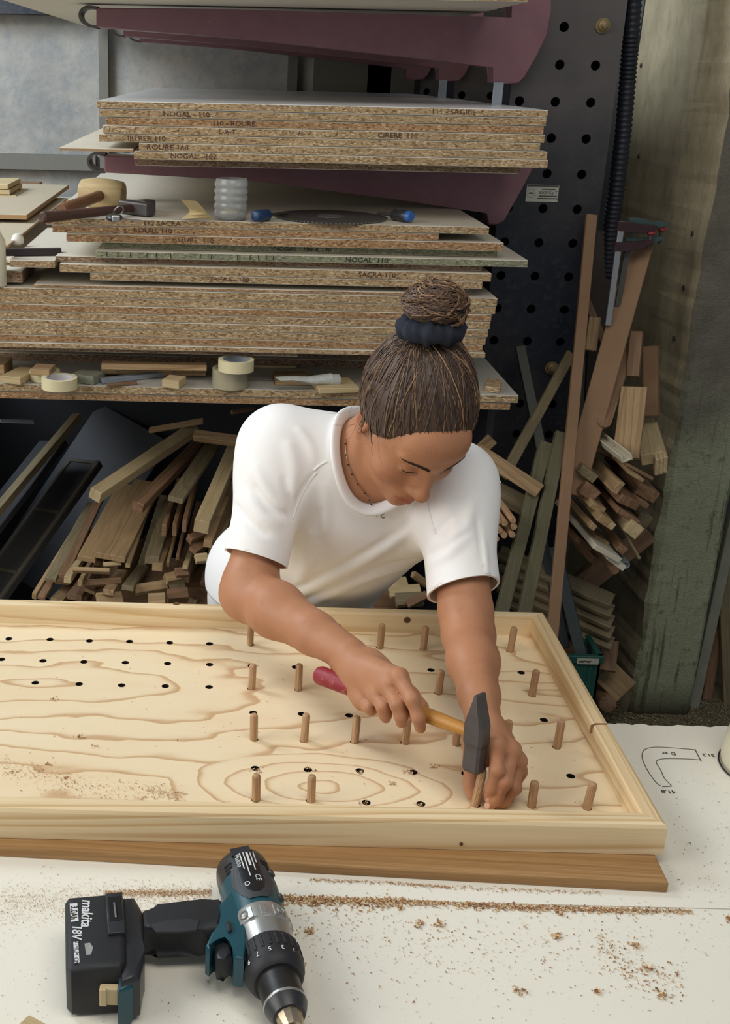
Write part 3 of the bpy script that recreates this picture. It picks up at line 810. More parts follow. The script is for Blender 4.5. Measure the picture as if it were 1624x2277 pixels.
    def mesh(s, smooth=1):
        D = s.D; S_ = D < 0
        nx, ny, nz = D.shape
        cs = np.zeros((nx-1, ny-1, nz-1), np.uint8)
        for a in (0, 1):
            for b in (0, 1):
                for c in (0, 1): cs += S_[a:nx-1+a, b:ny-1+b, c:nz-1+c]
        act = (cs > 0) & (cs < 8); I, J, K = np.nonzero(act); n = len(I)
        idx = np.full(act.shape, -1, np.int64); idx[I, J, K] = np.arange(n)
        cor = [(a, b, c) for a in (0, 1) for b in (0, 1) for c in (0, 1)]
        val = {q: D[I+q[0], J+q[1], K+q[2]] for q in cor}
        acc = np.zeros((n, 3)); cnt = np.zeros(n)
        for q in cor:
            for ax in range(3):
                if q[ax] == 0:
                    r = list(q); r[ax] = 1; r = tuple(r); va, vb = val[q], val[r]; m = (va < 0) != (vb < 0)
                    t = np.where(m, va/np.where(m, va-vb, 1), 0)
                    for i in range(3): acc[:, i] += m*(q[i]+(t if i == ax else 0))
                    cnt += m
        V = s.lo+s.h*(np.stack([I, J, K], 1)+acc/np.maximum(cnt, 1)[:, None])
        F = []
        for ax in range(3):
            o = [(1, 2), (2, 0), (0, 1)][ax]
            A = S_[:-1] if ax == 0 else (S_[:, :-1] if ax == 1 else S_[:, :, :-1]); B = S_[1:] if ax == 0 else (S_[:, 1:] if ax == 1 else S_[:, :, 1:])
            e = np.argwhere(A != B)
            ok = (e[:, o[0]] > 0) & (e[:, o[1]] > 0) & (e[:, o[0]] < D.shape[o[0]]-1) & (e[:, o[1]] < D.shape[o[1]]-1); e = e[ok]
            def cell(da, db):
                c = e.copy(); c[:, o[0]] -= da; c[:, o[1]] -= db; return idx[c[:, 0], c[:, 1], c[:, 2]]
            q = np.stack([cell(1, 1), cell(0, 1), cell(0, 0), cell(1, 0)], 1)
            inside = A[e[:, 0], e[:, 1], e[:, 2]]; q[~inside] = q[~inside][:, ::-1]
            F.append(q)
        F = np.concatenate(F); F = F[(F >= 0).all(1)]
        for _ in range(smooth):
            acc = np.zeros_like(V); cnt = np.zeros(len(V))
            for i in range(4):
                for j in ((i+1) % 4, (i+3) % 4):
                    np.add.at(acc, F[:, i], V[F[:, j]]); np.add.at(cnt, F[:, i], 1)
            V = V*.5+.5*acc/np.maximum(cnt, 1)[:, None]
        return V, F
def np_obj(name, parts, mats, attr=None, keep=None):
    """join (V,F) pieces into one mesh object"""
    Vs, Fs, n = [], [], 0
    for V, F in parts:
        Vs.append(V); Fs.append(F+n); n += len(V)
    V = np.concatenate(Vs); F = np.concatenate(Fs)
    if keep is not None:
        kv = keep(V); F = F[kv[F].all(1)]
        used = np.unique(F); mp = np.full(len(V), -1); mp[used] = np.arange(len(used)); V = V[used]; F = mp[F]
    me = bpy.data.meshes.new(name)
    me.vertices.add(len(V)); me.vertices.foreach_set('co', V.astype(np.float32).ravel())
    me.loops.add(len(F)*4); me.loops.foreach_set('vertex_index', F.astype(np.int32).ravel())
    me.polygons.add(len(F)); me.polygons.foreach_set('loop_start', np.arange(len(F), dtype=np.int32)*4)
    me.polygons.foreach_set('use_smooth', np.ones(len(F), bool))
    me.update(calc_edges=True); me.validate()
    if attr:
        at = me.attributes.new('tint', 'FLOAT', 'POINT'); at.data.foreach_set('value', attr(V).astype(np.float32))
    for m in (mats if isinstance(mats, list) else [mats]): me.materials.append(m)
    o = bpy.data.objects.new(name, me); COL.objects.link(o)
    return o
lerp = lambda a, b, t: Vector(a)*(1-t)+Vector(b)*t
def dep(p): return (Vector(p)-CAM).dot(FW)

# ------------------------------------------------------------------ hammer (placed first: the hand closes on it)
HH = Vector((.2905, .004, .9345)); HE = U(708, 1500, y=.2)
hx = (HE-HH).normalized()
hammer = empty('hammer', HH); T(hammer, 'cross-peen hammer with wooden red-tipped handle gripped in the hand', 'hammer')
hd_down = Vector((-.02, -.12, -1)); hd_down = (hd_down-hx*hd_down.dot(hx)).normalized(); hd_side = hx.cross(hd_down)
def hammer_head():
    # local: X along head (peen -> face), Y along handle, Z width
    L0, L1 = -.056, .052
    st = [(-.056, .0025, .011), (-.050, .004, .0115), (-.03, .010, .0125), (-.014, .0145, .0125), (-.010, .0145, .0125), (.012, .0145, .0125), (.016, .0125, .0115), (.022, .0125, .0115), (.048, .0130, .0125), (.052, .0118, .0112)]
    bm = bmesh.new(); rings = []
    for x, hy, hz in st:
        c = .28
        pr = [(hy, hz*(1-c)), (hy*(1-c), hz), (-hy*(1-c), hz), (-hy, hz*(1-c)), (-hy, -hz*(1-c)), (-hy*(1-c), -hz), (hy*(1-c), -hz), (hy, -hz*(1-c))]
        rings.append([bm.verts.new((x, a, b)) for a, b in pr])
    for A, B in zip(rings, rings[1:]):
        for i in range(8): bm.faces.new((A[i], A[(i+1) % 8], B[(i+1) % 8], B[i]))
    bm.faces.new(rings[0][::-1]); bm.faces.new(rings[-1])
    return bm
setp(bmk('hammer_head', hammer_head(), MAT['steel_dark'], mw=mat4(hd_down, hx, hd_down.cross(hx), HH)), hammer)
ash = wood('varnished_ash', 'c98f45', '8a5a22', 14, .8, .4, .4, .06)
hl = (HE-HH).length
bm = bmesh.new()
bm_lathe(bm, [(-.008, .007), (-.006, .0085), (.02, .0088), (.06, .0105), (.12, .0115), (.2, .0125), (hl-.06, .0132)], 20)
h1 = bmk('handle', bm, ash, smooth=True, mw=mat4(hx, hd_down, hx.cross(hd_down), HH)); setp(h1, hammer)
bm = bmesh.new(); bm_lathe(bm, [(hl-.115, .0134), (hl-.03, .0142), (hl-.006, .0146), (hl, .0125)], 20)
redp = NT('worn_red_paint'); co_ = redp.coord(); MAT['red_tip'] = redp.done(redp.mix(redp.ramp(redp.noise(co_, 90, 5, .7), [(.55, 0), (.68, .8)]), S('8c1f2c'), S('a77a68')), .5)
setp(bmk('handle_tip', bm, MAT['red_tip'], smooth=True, mw=mat4(hx, hd_down, hx.cross(hd_down), HH)), hammer)

# ================================================================== the woman
def skin_mat():
    m = NT('skin'); co = m.coord(rnd=False)
    at = m.n('ShaderNodeAttribute', _attribute_name='tint'); t = at.outputs['Fac']
    a = m.noise(co, 22, 4, .6); b = m.noise(co, 300, 3, .6)
    c = m.mix(a, S('a87453'), S('b88361'))
    c = m.mix(m.ramp(m.noise(co, 60, 3), [(.6, 0), (.72, .22)]), c, S('955c42'))
    c = m.mix(m.math('MULTIPLY', t, .75, True), c, S('9c4f42'))
    m.bump(b, .06, .0006)
    m.b.inputs['Subsurface Weight'].default_value = .12; m.b.inputs['Subsurface Radius'].default_value = (.012, .005, .003); m.b.inputs['Subsurface Scale'].default_value = .6
    return m.done(c, .5, 0, .35)
MAT['skin'] = skin_mat()
person = empty('person', (.07, .86, 0)); T(person, 'woman in a white T-shirt bent over the tray, hammering a dowel', 'person')
RS, LS = U(625, 996, y=.535), U(1008, 1078, y=.495)
RE, LE = U(552, 1318, y=.395), U(1040, 1402, y=.31)
RW, LW = U(776, 1455, y=.200), U(1078, 1618, y=.055)
# head frame
th, ps, ro = math.radians(42), math.radians(19), math.radians(4)
HF = Vector((math.sin(ps)*math.cos(th), -math.cos(ps)*math.cos(th), -math.sin(th))); _U0 = Vector((math.sin(ps)*math.sin(th), -math.cos(ps)*math.sin(th), math.cos(th)))
_L0 = _U0.cross(HF); HU = (math.cos(ro)*_U0+math.sin(ro)*_L0).normalized(); HL = HU.cross(HF).normalized()
HO = Vector((.2415, .418, 1.243)); HS = 1.02
def H(l, f, u): return HO+HS*(l*HL+f*HF+u*HU)
HR3 = [tuple(HL), tuple(HF), tuple(HU)]
def hr(*r): return [x*HS for x in r]
PEL = Vector((.095, .855, .768)); WST = Vector((.128, .745, .915)); CH = Vector((.165, .615, 1.045)); C7 = Vector((.192, .560, 1.135))
sp = (C7-PEL).normalized(); lat = (LS-RS).normalized(); lat = (lat-sp*lat.dot(sp)).normalized(); front = lat.cross(sp)   # front: towards the tray
if front.y > 0: front = -front
TR = [tuple(lat), tuple(front), tuple(sp)]

# --- head, neck and the bit of chest that shows
fh = Field(HO-Vector((.16, .17, .22)), HO+Vector((.16, .22, .15)), .0021)
fh.ell(H(0, -.012, .036), hr(.073, .094, .083), HR3, .01)
fh.ell(H(0, .018, -.006), hr(.068, .070, .085), HR3, .03)
fh.ell(H(0, .043, -.068), hr(.048, .045, .044), HR3, .03)           # jaw block
fh.ell(H(0, .077, -.100), hr(.019, .016, .015), HR3, .022)           # chin
fh.ell(H(0, .066, .042), hr(.050, .026, .034), HR3, .03)             # forehead
for sgn in (-1, 1):
    fh.ell(H(.041*sgn, .058, -.030), hr(.024, .024, .022), HR3, .025)   # cheek
    fh.cone(H(.010*sgn, .0905, .020), H(.047*sgn, .074, .024), .006*HS, .005*HS, .014)   # brow ridge
    fh.ell(H(.0345*sgn, .0945, .003), hr(.013, .010, .008), HR3, .014, 'd')
    fh.ell(H(.0105*sgn, .0875, -.022), hr(.0095, .013, .020), HR3, .012)  # socket
    fh.ell(H(.0315*sgn, .0735, .001), hr(.0145, .0135, .0125), HR3, .004)  # eyeball under closed lids
    fh.cone(H(.019*sgn, .0845, -.004), H(.043*sgn, .0795, -.004), .0022, .0022, .004)   # lower lid
    # ears
    fh.ell(H(.0745*sgn, -.014, -.012), hr(.007, .017, .029), HR3, .005)
    fh.ell(H(.080*sgn, -.011, -.010), hr(.004, .010, .018), HR3, .004, 'd')
fh.cone(H(0, .088, .010), H(0, .108, -.032), .0075*HS, .0085*HS, .012)   # nose bridge
fh.ell(H(0, .1085, -.040), hr(.0130, .0125, .0105), HR3, .009)
for sgn in (-1, 1):
    fh.ell(H(.0115*sgn, .096, -.043), hr(.0078, .0105, .0078), HR3, .006)
    fh.ell(H(.0062*sgn, .1015, -.0535), hr(.0026, .0040, .0026), HR3, .003, 'd')
fh.ell(H(0, .083, -.070), hr(.026, .016, .018), HR3, .016)            # muzzle
fh.cone(H(-.019, .0895, -.0715), H(0, .0985, -.0665), .0028, .0042, .005); fh.cone(H(0, .0985, -.0665), H(.019, .0895, -.0715), .0042, .0028, .005)
fh.cone(H(-.016, .0895, -.0775), H(0, .0965, -.0795), .0034, .0052, .005); fh.cone(H(0, .0965, -.0795), H(.016, .0895, -.0775), .0052, .0034, .005)
fh.cone(H(-.021, .0905, -.0733), H(0, .1035, -.0728), .0012, .0013, .003, 'd'); fh.cone(H(0, .1035, -.0728), H(.021, .0905, -.0733), .0013, .0012, .003, 'd')
fh.ell(H(0, .094, -.0895), hr(.014, .006, .004), HR3, .006, 'd')
nb1 = H(0, -.035, -.045)
fh.cone(nb1, C7+front*.035+sp*.0, .052, .060, .035)
fh.cone(C7+front*.03, C7+front*.06-sp*.13, .075, .085, .05, flat=(lat, 1.5))
fh.cone(C7+front*.03+lat*.02, LS+sp*.0, .035, .035, .03); fh.cone(C7+front*.03-lat*.02, RS, .035, .035, .03)
for sgn in (-1, 1): fh.cone(H(.055*sgn, -.02, -.045), C7+front*.088-sp*.035+lat*.012*sgn, .009, .008, .02)  # neck tendons
HV = fh.mesh(1)

# --- right arm and hand round the hammer handle
def handle_at(px, py):
    """the point of the handle axis nearest the pixel's sight line"""
    d = (FW+RT*((px-PPX)/FPX)-UP*((py-PPY)/FPX)).normalized(); w = HH-CAM
    b = hx.dot(d); t = (b*d.dot(w)-hx.dot(w))/(1-b*b); return HH+hx*t
fr = Field((-.13, .02, .84), (.29, .56, 1.10), .0019)
ua = (RE-RS).normalized()
fr.cone(RS+ua*.10, RE, .043, .041, .01); fr.cone(RE-ua*.02, RE+ua*.004, .040, .0385, .02)
fa = (RW-RE).normalized(); fup = Vector((0, 0, 1))-fa*fa.z
fr.cone(RE, lerp(RE, RW, .30), .040, .0435, .025); fr.cone(lerp(RE, RW, .30), lerp(RE, RW, .68), .0435, .0335, .02)
fr.cone(lerp(RE, RW, .68), RW, .0325, .0262, .012, flat=(fa.cross(Vector((0, 0, 1))), 1.06))
DH = dep(handle_at(900, 1582))
mcp = {'i': ((888, 1506), -.012), 'm': ((862, 1527), -.016), 'r': ((838, 1546), -.010), 'p': ((810, 1562), .002)}
tips = {'i': [((917, 1556), -.030, .0098), ((931, 1596), -.026, .0090), ((935, 1618), -.014, .0080)],
        'm': [((884, 1566), -.033, .0100), ((892, 1592), -.028, .0092), ((893, 1606), -.014, .0082)],
        'r': [((853, 1572), -.027, .0096), ((857, 1588), -.020, .0088), ((858, 1596), -.008, .0078)],
        'p': [((822, 1572), -.014, .0084), ((826, 1578), -.006, .0076), ((828, 1580), .004, .0068)]}
def dh(px): return dep(handle_at(*px))
PXD = lambda px, off: U(px[0], px[1], d=dh((px[0], 1500+(px[0]-708)*.42))+off)
M_ = {k: PXD(*v) for k, v in mcp.items()}
wr = RW
for k in 'imrp':
    a = lerp(wr, M_[k], .12)
    fr.cone(a+Vector((0, 0, -.004)), M_[k], .0175, .0132 if k != 'p' else .0120, .016)
fr.cone(U(766, 1484, d=dep(RW)+.002), PXD((800, 1548), .0), .0165, .0135, .014)
palm = (M_['i']+M_['p'])/2
fr.ell(lerp(wr, palm, .55)+Vector((.004, .012, -.006)), (.036, .026, .022), None, .02)
NAIL = []
for k in 'imrp':
    pts = [M_[k]]; rad = [.0122 if k != 'p' else .0108]
    for px, off, r in tips[k]: pts.append(PXD(px, off)); rad.append(r)
    fr.chain(pts, rad, .0022, .006)
    fr.ell(M_[k]+Vector((-.001, -.004, .004)), (.0105, .0105, .0095), None, .01)
# thumb on the far side of the handle
tc = lerp(wr, M_['i'], .35)+Vector((.012, .016, -.004)); tm = PXD((880, 1512), .030); tt = PXD((940, 1571), .022)
fr.chain([tc, tm, lerp(tm, tt, .55), tt], [.0155, .0125, .0108, .0088], .012, .008)
RV = fr.mesh(1)

# --- left arm and hand holding the dowel
fl = Field((.215, -.045, .818), (.44, .50, 1.16), .0019)
ua2 = (LE-LS).normalized()
fl.cone(LS+ua2*.10, lerp(LE, LS, .12), .046, .0415, .01); fl.cone(lerp(LE, LS, .12), lerp(LE, LW, .06), .0415, .0400, .012)
fl.cone(lerp(LE, LW, .06), lerp(LE, LW, .35), .0400, .0362, .012); fl.cone(lerp(LE, LW, .35), lerp(LE, LW, .7), .0365, .0285, .02)
fl.cone(lerp(LE, LW, .7), LW, .0285, .0235, .012)
dP = dep((HELD[0], HELD[1], ZF+.03))
Q = lambda px, off: U(px[0], px[1], d=dP+off)
lm = {'i': ((1104, 1656), -.012), 'm': ((1137, 1668), -.006), 'r': ((1150, 1693), .006), 'p': ((1150, 1716), .022)}
LM = {k: Q(*v) for k, v in lm.items()}
for k in 'imrp': fl.cone(lerp(LW, LM[k], .1), LM[k], .0185, .0128, .015)
pc = (LM['i']+LM['r']+LM['p'])/3
fl.ell(lerp(LW, pc, .6)+Vector((-.012, .012, -.006)), (.026, .030, .026), None, .02)
fing = {'i': [((1106, 1712), -.026, .0100), ((1095, 1753), -.014, .0090), ((1088, 1773), -.003, .0078)],
        'm': [((1124, 1737), -.022, .0100), ((1104, 1776), -.010, .0089), ((1091, 1790), -.001, .0077)],
        'r': [((1142, 1752), -.006, .0096), ((1122, 1780), .001, .0086), ((1106, 1789), .006, .0074)],
        'p': [((1146, 1752), .012, .0084), ((1126, 1775), .014, .0076), ((1112, 1784), .014, .0068)]}
LT = {}
for k in 'imrp':
    pts = [LM[k]]; rad = [.0118 if k != 'p' else .0105]
    for px, off, r in fing[k]: pts.append(Q(px, off)); rad.append(r)
    fl.chain(pts, [r_*.93 for r_ in rad], .0018, .006); LT[k] = pts
    fl.ell(LM[k]+Vector((0, -.004, .004)), (.0105, .0105, .0095), None, .01)
    fl.ell(pts[1]+Vector((0, -.0015, .001)), (.0096 if k != 'p' else .0082,)*3, None, .003)
t0, t1, t2, t3 = lerp(LW, LM['i'], .25)+Vector((-.016, .004, -.012)), Q((1052, 1698), .022), Q((1050, 1742), .020), Q((1051, 1766), .016)
fl.chain([t0, t1, t2, t3], [.0165, .0128, .0108, .0086], .012, .008)
LV = fl.mesh(1)

# --- torso core hidden under the shirt
def torso(f, g=0, k=.04):
    f.ell(PEL, (.158+g, .112+g, .12+g), TR, k)
    f.ell(WST, (.122+g, .092+g, .12+g), TR, k)
    f.ell(CH, (.148+g, .108+g, .15+g), TR, k)
    f.ell(C7-sp*.075+front*.045, (.150+g, .085+g, .095+g), TR, k)
    f.cone(RS, LS, .050+g, .050+g, k)
    f.cone(C7+front*.012, RS, .045+g*.6, .05+g, k); f.cone(C7+front*.012, LS, .045+g*.6, .05+g, k)
ft = Field((-.16, .3, .70), (.46, 1.05, 1.28), .006)
torso(ft, -.006); ft.cone(RS, RS+ua*.13, .045, .045, .03); ft.cone(LS, LS+ua2*.13, .045, .045, .03)
TV = ft.mesh(1)
mouth_c = np.array(H(0, .095, -.073)); HLn, HFn, HUn = np.array(HL), np.array(HF), np.array(HU)
chk = [np.array(H(.043*s_, .068, -.034)) for s_ in (-1, 1)]; nose_c = np.array(H(0, .112, -.042)); earc = [np.array(H(.08*s_, -.014, -.012)) for s_ in (-1, 1)]
def tint(V):
    d = V-mouth_c; l, f_, u_ = d@HLn, d@HFn, d@HUn
    t = np.clip(1.25-np.sqrt((l/.024)**2+(f_/.03)**2+(u_/.0095)**2), 0, .28)*3.2
    for c, r, a in [(chk[0], .034, .35), (chk[1], .034, .35), (nose_c, .022, .35), (earc[0], .03, .5), (earc[1], .03, .5)]:
        t = np.maximum(t, a*np.clip(1-np.linalg.norm(V-c, axis=1)/r, 0, 1))
    for k in 'imrp':
        for P in (LM[k], LT[k][1]): t = np.maximum(t, .28*np.clip(1-np.linalg.norm(V-np.array(P), axis=1)/.016, 0, 1))
    return t
body = np_obj('body', [HV, RV, LV, TV], MAT['skin'], tint); setp(body, person)
# --- T-shirt
MAT['cotton'] = NT('white_cotton_knit'); _m = MAT['cotton']; _c = _m.coord(rnd=False)
_w = _m.noise(_c, 900, 2); _m.bump(_w, .12, .0006)
MAT['cotton'] = _m.done(_m.mix(_m.noise(_c, 6, 3), S('eceae6'), S('f3f1ee')), .85, 0, .15)
fs = Field((-.20, .24, .70), (.50, 1.06, 1.30), .0036)
torso(fs, .012, .05)
# loose front of the shirt hanging from the chest
fs.ell(lerp(CH, WST, .45)+front*.045, (.140, .095, .16), TR, .06)
fs.cone(RS+ua*.005, RS+ua*.225, .0575, .0535, .035); fs.cone(LS+ua2*.0, LS+ua2*.235, .0575, .0585, .035)
fs.cone(RS+ua*.06+front*.0, C7-sp*.15+front*.03-lat*.10, .05, .05, .05); fs.cone(LS+ua2*.06, C7-sp*.15+front*.03+lat*.10, .05, .05, .05)
fs.ell(PEL+Vector((0, -.005, -.02)), (.166, .135, .15), None, .06)
fs.cone(lerp(CH, WST, .5)+front*.06, PEL+Vector((0, -.075, -.06)), .10, .10, .06, flat=(lat, 1.3))
def on_shirt(px, py):
    d = FW+RT*((px-PPX)/FPX)-UP*((py-PPY)/FPX)
    return fs.hit(CAM, d, 1.45, 2.5, .003)
def folds(lines, mode):
    for r, px in lines:
        pts = [on_shirt(*p) for p in smooth_px(px, 4)]
        pts = [p for p in pts if p is not None]
        if len(pts) < 2: continue
        A_ = r*(1.5 if mode == 'd' else -1.1); sg = r*(1.0 if mode == 'd' else 1.5)
        P_ = np.array([tuple(p) for p in pts], np.float32); m = .03
        sl, X_ = fs.win(P_.min(0)-m, P_.max(0)+m)
        if sl is None: continue
        best = None
        for i in range(len(P_)-1):
            a_, b_ = P_[i], P_[i+1]; ba = b_-a_; L2 = float(ba@ba)+1e-9
            if L2 > .06**2: continue
            v_ = [X_[q]-a_[q] for q in range(3)]; t = np.clip((v_[0]*ba[0]+v_[1]*ba[1]+v_[2]*ba[2])/L2, 0, 1)
            d2 = sum((v_[q]-t*ba[q])**2 for q in range(3)); u_ = (i+t)/(len(P_)-1)
            w = np.exp(-d2/(sg*sg))*np.sin(np.pi*np.clip(u_, .02, .98))**.7
            best = w if best is None else np.maximum(best, w)
        if best is not None: fs.D[sl] += (A_*best).astype(np.float32)
folds([(.007, [(640, 985), (655, 1040), (648, 1100)]), (.006, [(560, 1030), (600, 1100), (630, 1130)]), (.006, [(545, 1100), (585, 1150), (625, 1165)]),
       (.007, [(700, 1180), (690, 1240), (660, 1300)]), (.008, [(640, 1335), (760, 1275), (860, 1215), (915, 1165)]), (.007, [(690, 1345), (810, 1288), (920, 1255)]),
       (.006, [(985, 1110), (1010, 1170), (1000, 1230)]), (.006, [(1050, 1110), (1035, 1170), (990, 1215)]), (.005, [(1075, 1200), (1080, 1260), (1085, 1300)]),
       (.006, [(720, 1070), (725, 1130), (720, 1190)]), (.005, [(940, 1260), (1000, 1230), (1050, 1180)]), (.005, [(660, 950), (690, 990), (700, 1030)])], 'u')
folds([(.0055, [(655, 1150), (672, 1095), (704, 1052)]), (.006, [(650, 1160), (645, 1110), (632, 1060)]), (.006, [(640, 1318), (775, 1250), (880, 1188), (912, 1153)]),
       (.005, [(668, 1337), (819, 1268), (925, 1243)]), (.006, [(1012, 1144), (985, 1170), (966, 1192)]), (.005, [(930, 1250), (990, 1215), (1049, 1179)]),
       (.006, [(560, 1075), (600, 1130), (640, 1150)]), (.006, [(520, 1120), (560, 1170), (600, 1190)]), (.005, [(712, 1130), (705, 1190), (690, 1250)]), (.004, [(1060, 1150), (1070, 1210), (1078, 1270)])], 'd')
# hems: a slightly thicker band at each sleeve end
def hem(S0, ax, t, r):
    pass
# neck opening
Fr, Lp = on_shirt(816, 1122), on_shirt(757, 957); Bk = C7-front*.055+sp*.035
NC = (Fr+Bk)/2; a1 = (Fr-Bk)/2; e1 = a1.normalized(); e2 = (lat-e1*lat.dot(e1)).normalized(); R1, R2 = a1.length, .074; e3 = e1.cross(e2)
if e3.dot(sp) < 0: e3 = -e3
SV = fs.mesh(1)
n1, n2, n3, ncen = np.array(e1), np.array(e2), np.array(e3), np.array(NC)
RSn, LSn, uan, ua2n, spn, PELn = (np.array(v) for v in (RS, LS, ua, ua2, sp, PEL))
REh, LEh = .196, .186
tilt_r = np.array((ua+Vector((-.10, 0, -.10))).normalized()); tilt_l = np.array((ua2+Vector((.16, 0, 0.0))).normalized())
def keep(V):
    d = V-ncen; inn = ((d@n1)/R1)**2+((d@n2)/R2)**2 < 1
    cut = inn & (np.abs(d@n3) < .13)
    dr = V-RSn; dl = V-LSn
    cr = (dr@tilt_r > REh) & (np.linalg.norm(dr-np.outer(dr@uan, uan), axis=1) < .088) & (V[:, 0] < .08) & (V[:, 2] > .93) & (V[:, 1] < .53)
    cl = (dl@tilt_l > LEh) & (np.linalg.norm(dl-np.outer(dl@ua2n, ua2n), axis=1) < .092) & (V[:, 0] > .27)
    return ~(cut | cr | cl) & (V[:, 2] > .752)
shirt = np_obj('t_shirt', [SV], MAT['cotton'], keep=keep); setp(shirt, person)
sm = shirt.modifiers.new('solid', 'SOLIDIFY'); sm.thickness = .003; sm.offset = -1
shirt['label'] = 'white short-sleeved T-shirt'
# collar rib following the opening
ring = []
for k in range(64):
    a = 2*PI*k/64
    c = NC+e1*(R1*math.cos(a)*1.02)+e2*(R2*math.sin(a)*1.02)
    p = fs.hit(c+e3*.14, -e3, 0, .34, .002)
    if p is not None: ring.append(p)
def band(name, loop, w, t, mat, center, closed=True):
    """a flat band lying on a closed loop of points, widening outwards"""
    n = len(loop); v = []; f = []
    for it in range(3):
        loop = [(loop[i-1]+loop[i]*2+loop[(i+1) % n])/4 for i in range(n)]
    for i in range(n):
        tg = (loop[(i+1) % n]-loop[i-1]).normalized(); out = loop[i]-center; out = (out-tg*out.dot(tg)).normalized()
        nrm = tg.cross(out).normalized()
        if nrm.dot(e3) < 0: nrm = -nrm
        for du, dv in ((-.2, -1), (-.35, .0), (0, .9), (.7, .9), (1, .3), (1, -1)): v.append(loop[i]+out*(du*w)+nrm*(dv*t))
    for i in range(n):
        for k in range(6): f.append((i*6+k, i*6+(k+1) % 6, ((i+1) % n)*6+(k+1) % 6, ((i+1) % n)*6+k))
    return mk(name, v, f, mat, smooth=True)
if len(ring) > 8:
    col_ = band('collar', ring, .017, .0032, MAT['cotton'], NC); setp(col_, person)
    col_['label'] = 'ribbed round collar'
# raised seams
for px in ([(727, 1026), (712, 1034), (698, 1046)], [(704, 1050), (684, 1078), (664, 1115), (652, 1152)], [(944, 1092), (954, 1138), (968, 1186)]):
    pts = [on_shirt(*p) for p in smooth_px(px, 4)]; pts = [p for p in pts if p is not None]
    if len(pts) > 2:
        bm = bmesh.new(); bm_tube(bm, [p+(CAM-p).normalized()*.0004 for p in pts], .0019, 8); setp(bmk('seam', bm, MAT['cotton'], smooth=True, sharp=80), person)
# sleeve hems
def hem_ring(S0, ax, tl, dist, nm):
    S0, ax, tl = Vector(S0), Vector(ax).normalized(), Vector(tl).normalized(); u1, v1, w1 = frame(tl, (0, 0, 1)); loops = []
    for dd in (0, -.019):
        lp = []
        o0 = S0+ax*((dist+dd)/ax.dot(tl))
        for k in range(48):
            a = 2*PI*k/48; d = v1*math.cos(a)+w1*math.sin(a)
            p = None; t = .10
            while t > .02:
                if fs.sample(o0+d*t) < 0: p = o0+d*t; break
                t -= .001
            if p is None: p = o0+d*.055
            lp.append(p+d*.0012)
        for _ in range(2): lp = [(lp[i-1]+lp[i]*2+lp[(i+1) % 48])/4 for i in range(48)]
        loops.append(lp)
    v = loops[0]+loops[1]+[p+(S0+ax*(dist)-p).normalized()*.004 for p in loops[0]]+[p+(S0+ax*(dist-.019)-p).normalized()*.0035 for p in loops[1]]
    f = []
    for i in range(48):
        j = (i+1) % 48
        f += [(i, j, 48+j, 48+i), (i, 96+i, 96+j, j), (48+i, 48+j, 144+j, 144+i), (96+i, 144+i, 144+j, 96+j)]
    o = mk('sleeve_hem', v, f, MAT['cotton'], smooth=True, sharp=50); setp(o, person); return o
hem_ring(RS, ua, tilt_r, REh, 'r'); hem_ring(LS, ua2, tilt_l, LEh, 'l')

# --- trousers and shoes
MAT['trouser'] = plain('pale_grey_trousers', 'd9d7d2', .85, var=.06, vs=10)
fp = Field((-.22, .62, .0), (.34, 1.10, .95), .0075)
fp.ell(PEL+Vector((0, .005, -.03)), (.158, .115, .12), None, .04)
for s_ in (-1, 1):
    hip = PEL+Vector((.085*s_, 0, -.05)); kn = Vector((PEL.x+.10*s_, .83, .47)); an = Vector((PEL.x+.11*s_, .90, .07))
    fp.cone(hip, kn, .088, .066, .03); fp.cone(kn, an, .066, .052, .03)
tr_ = np_obj('trousers', [fp.mesh(1)], MAT['trouser']); setp(tr_, person)
for s_ in (-1, 1):
    fz = Field((PEL.x+.11*s_-.07, .70, -.01), (PEL.x+.11*s_+.07, 1.0, .13), .005)
    fz.cone((PEL.x+.11*s_, .92, .05), (PEL.x+.115*s_, .79, .036), .042, .036, .03); fz.cone((PEL.x+.11*s_, .915, .05), (PEL.x+.11*s_, .90, .10), .04, .042, .02)
    fz.D = np.maximum(fz.D, .001-fz.ax[2][None, None, :])
    so = np_obj('shoe', [fz.mesh(0)], MAT['ink_black']); setp(so, person)

# --- hair
def hair_mat():
    m = NT('brown_hair'); at = m.n('ShaderNodeAttribute', _attribute_name='tint'); t = at.outputs['Fac']
    c = m.ramp(t, [(0, S('2f221b')), (.5, S('4d3a2e')), (.8, S('6d533e')), (.93, S('927250')), (1, S('c09b69'))])
    return m.done(c, .48, 0, .5)
MAT['hair'] = hair_mat()
UB = [(.12, .112), (.095, .093), (.082, .080), (.06, .050), (.045, .018), (.028, -.006), (.012, -.024), (-.01, -.022), (-.03, -.040), (-.07, -.066), (-.13, -.078)]
UBf = np.array([p[0] for p in UB[::-1]]); UBu = np.array([p[1] for p in UB[::-1]])
HC = H(0, -.0185, .036)
fk = Field(HO-Vector((.17, .17, .17)), HO+Vector((.17, .2, .18)), .0025)
fk.ell(HC, hr(.0855, .1045, .0955), HR3, .0)
fk.ell(H(0, -.045, .085), hr(.060, .062, .045), HR3, .03)
P = [fk.ax[0][:, None, None]-HO.x, fk.ax[1][None, :, None]-HO.y, fk.ax[2][None, None, :]-HO.z]
lc = (P[0]*HL.x+P[1]*HL.y+P[2]*HL.z)/HS; fc = (P[0]*HF.x+P[1]*HF.y+P[2]*HF.z)/HS; uc = (P[0]*HU.x+P[1]*HU.y+P[2]*HU.z)/HS
ub = np.interp(fc, UBf, UBu)+.10*np.maximum(np.abs(lc)-.02, 0)*(fc > .05)
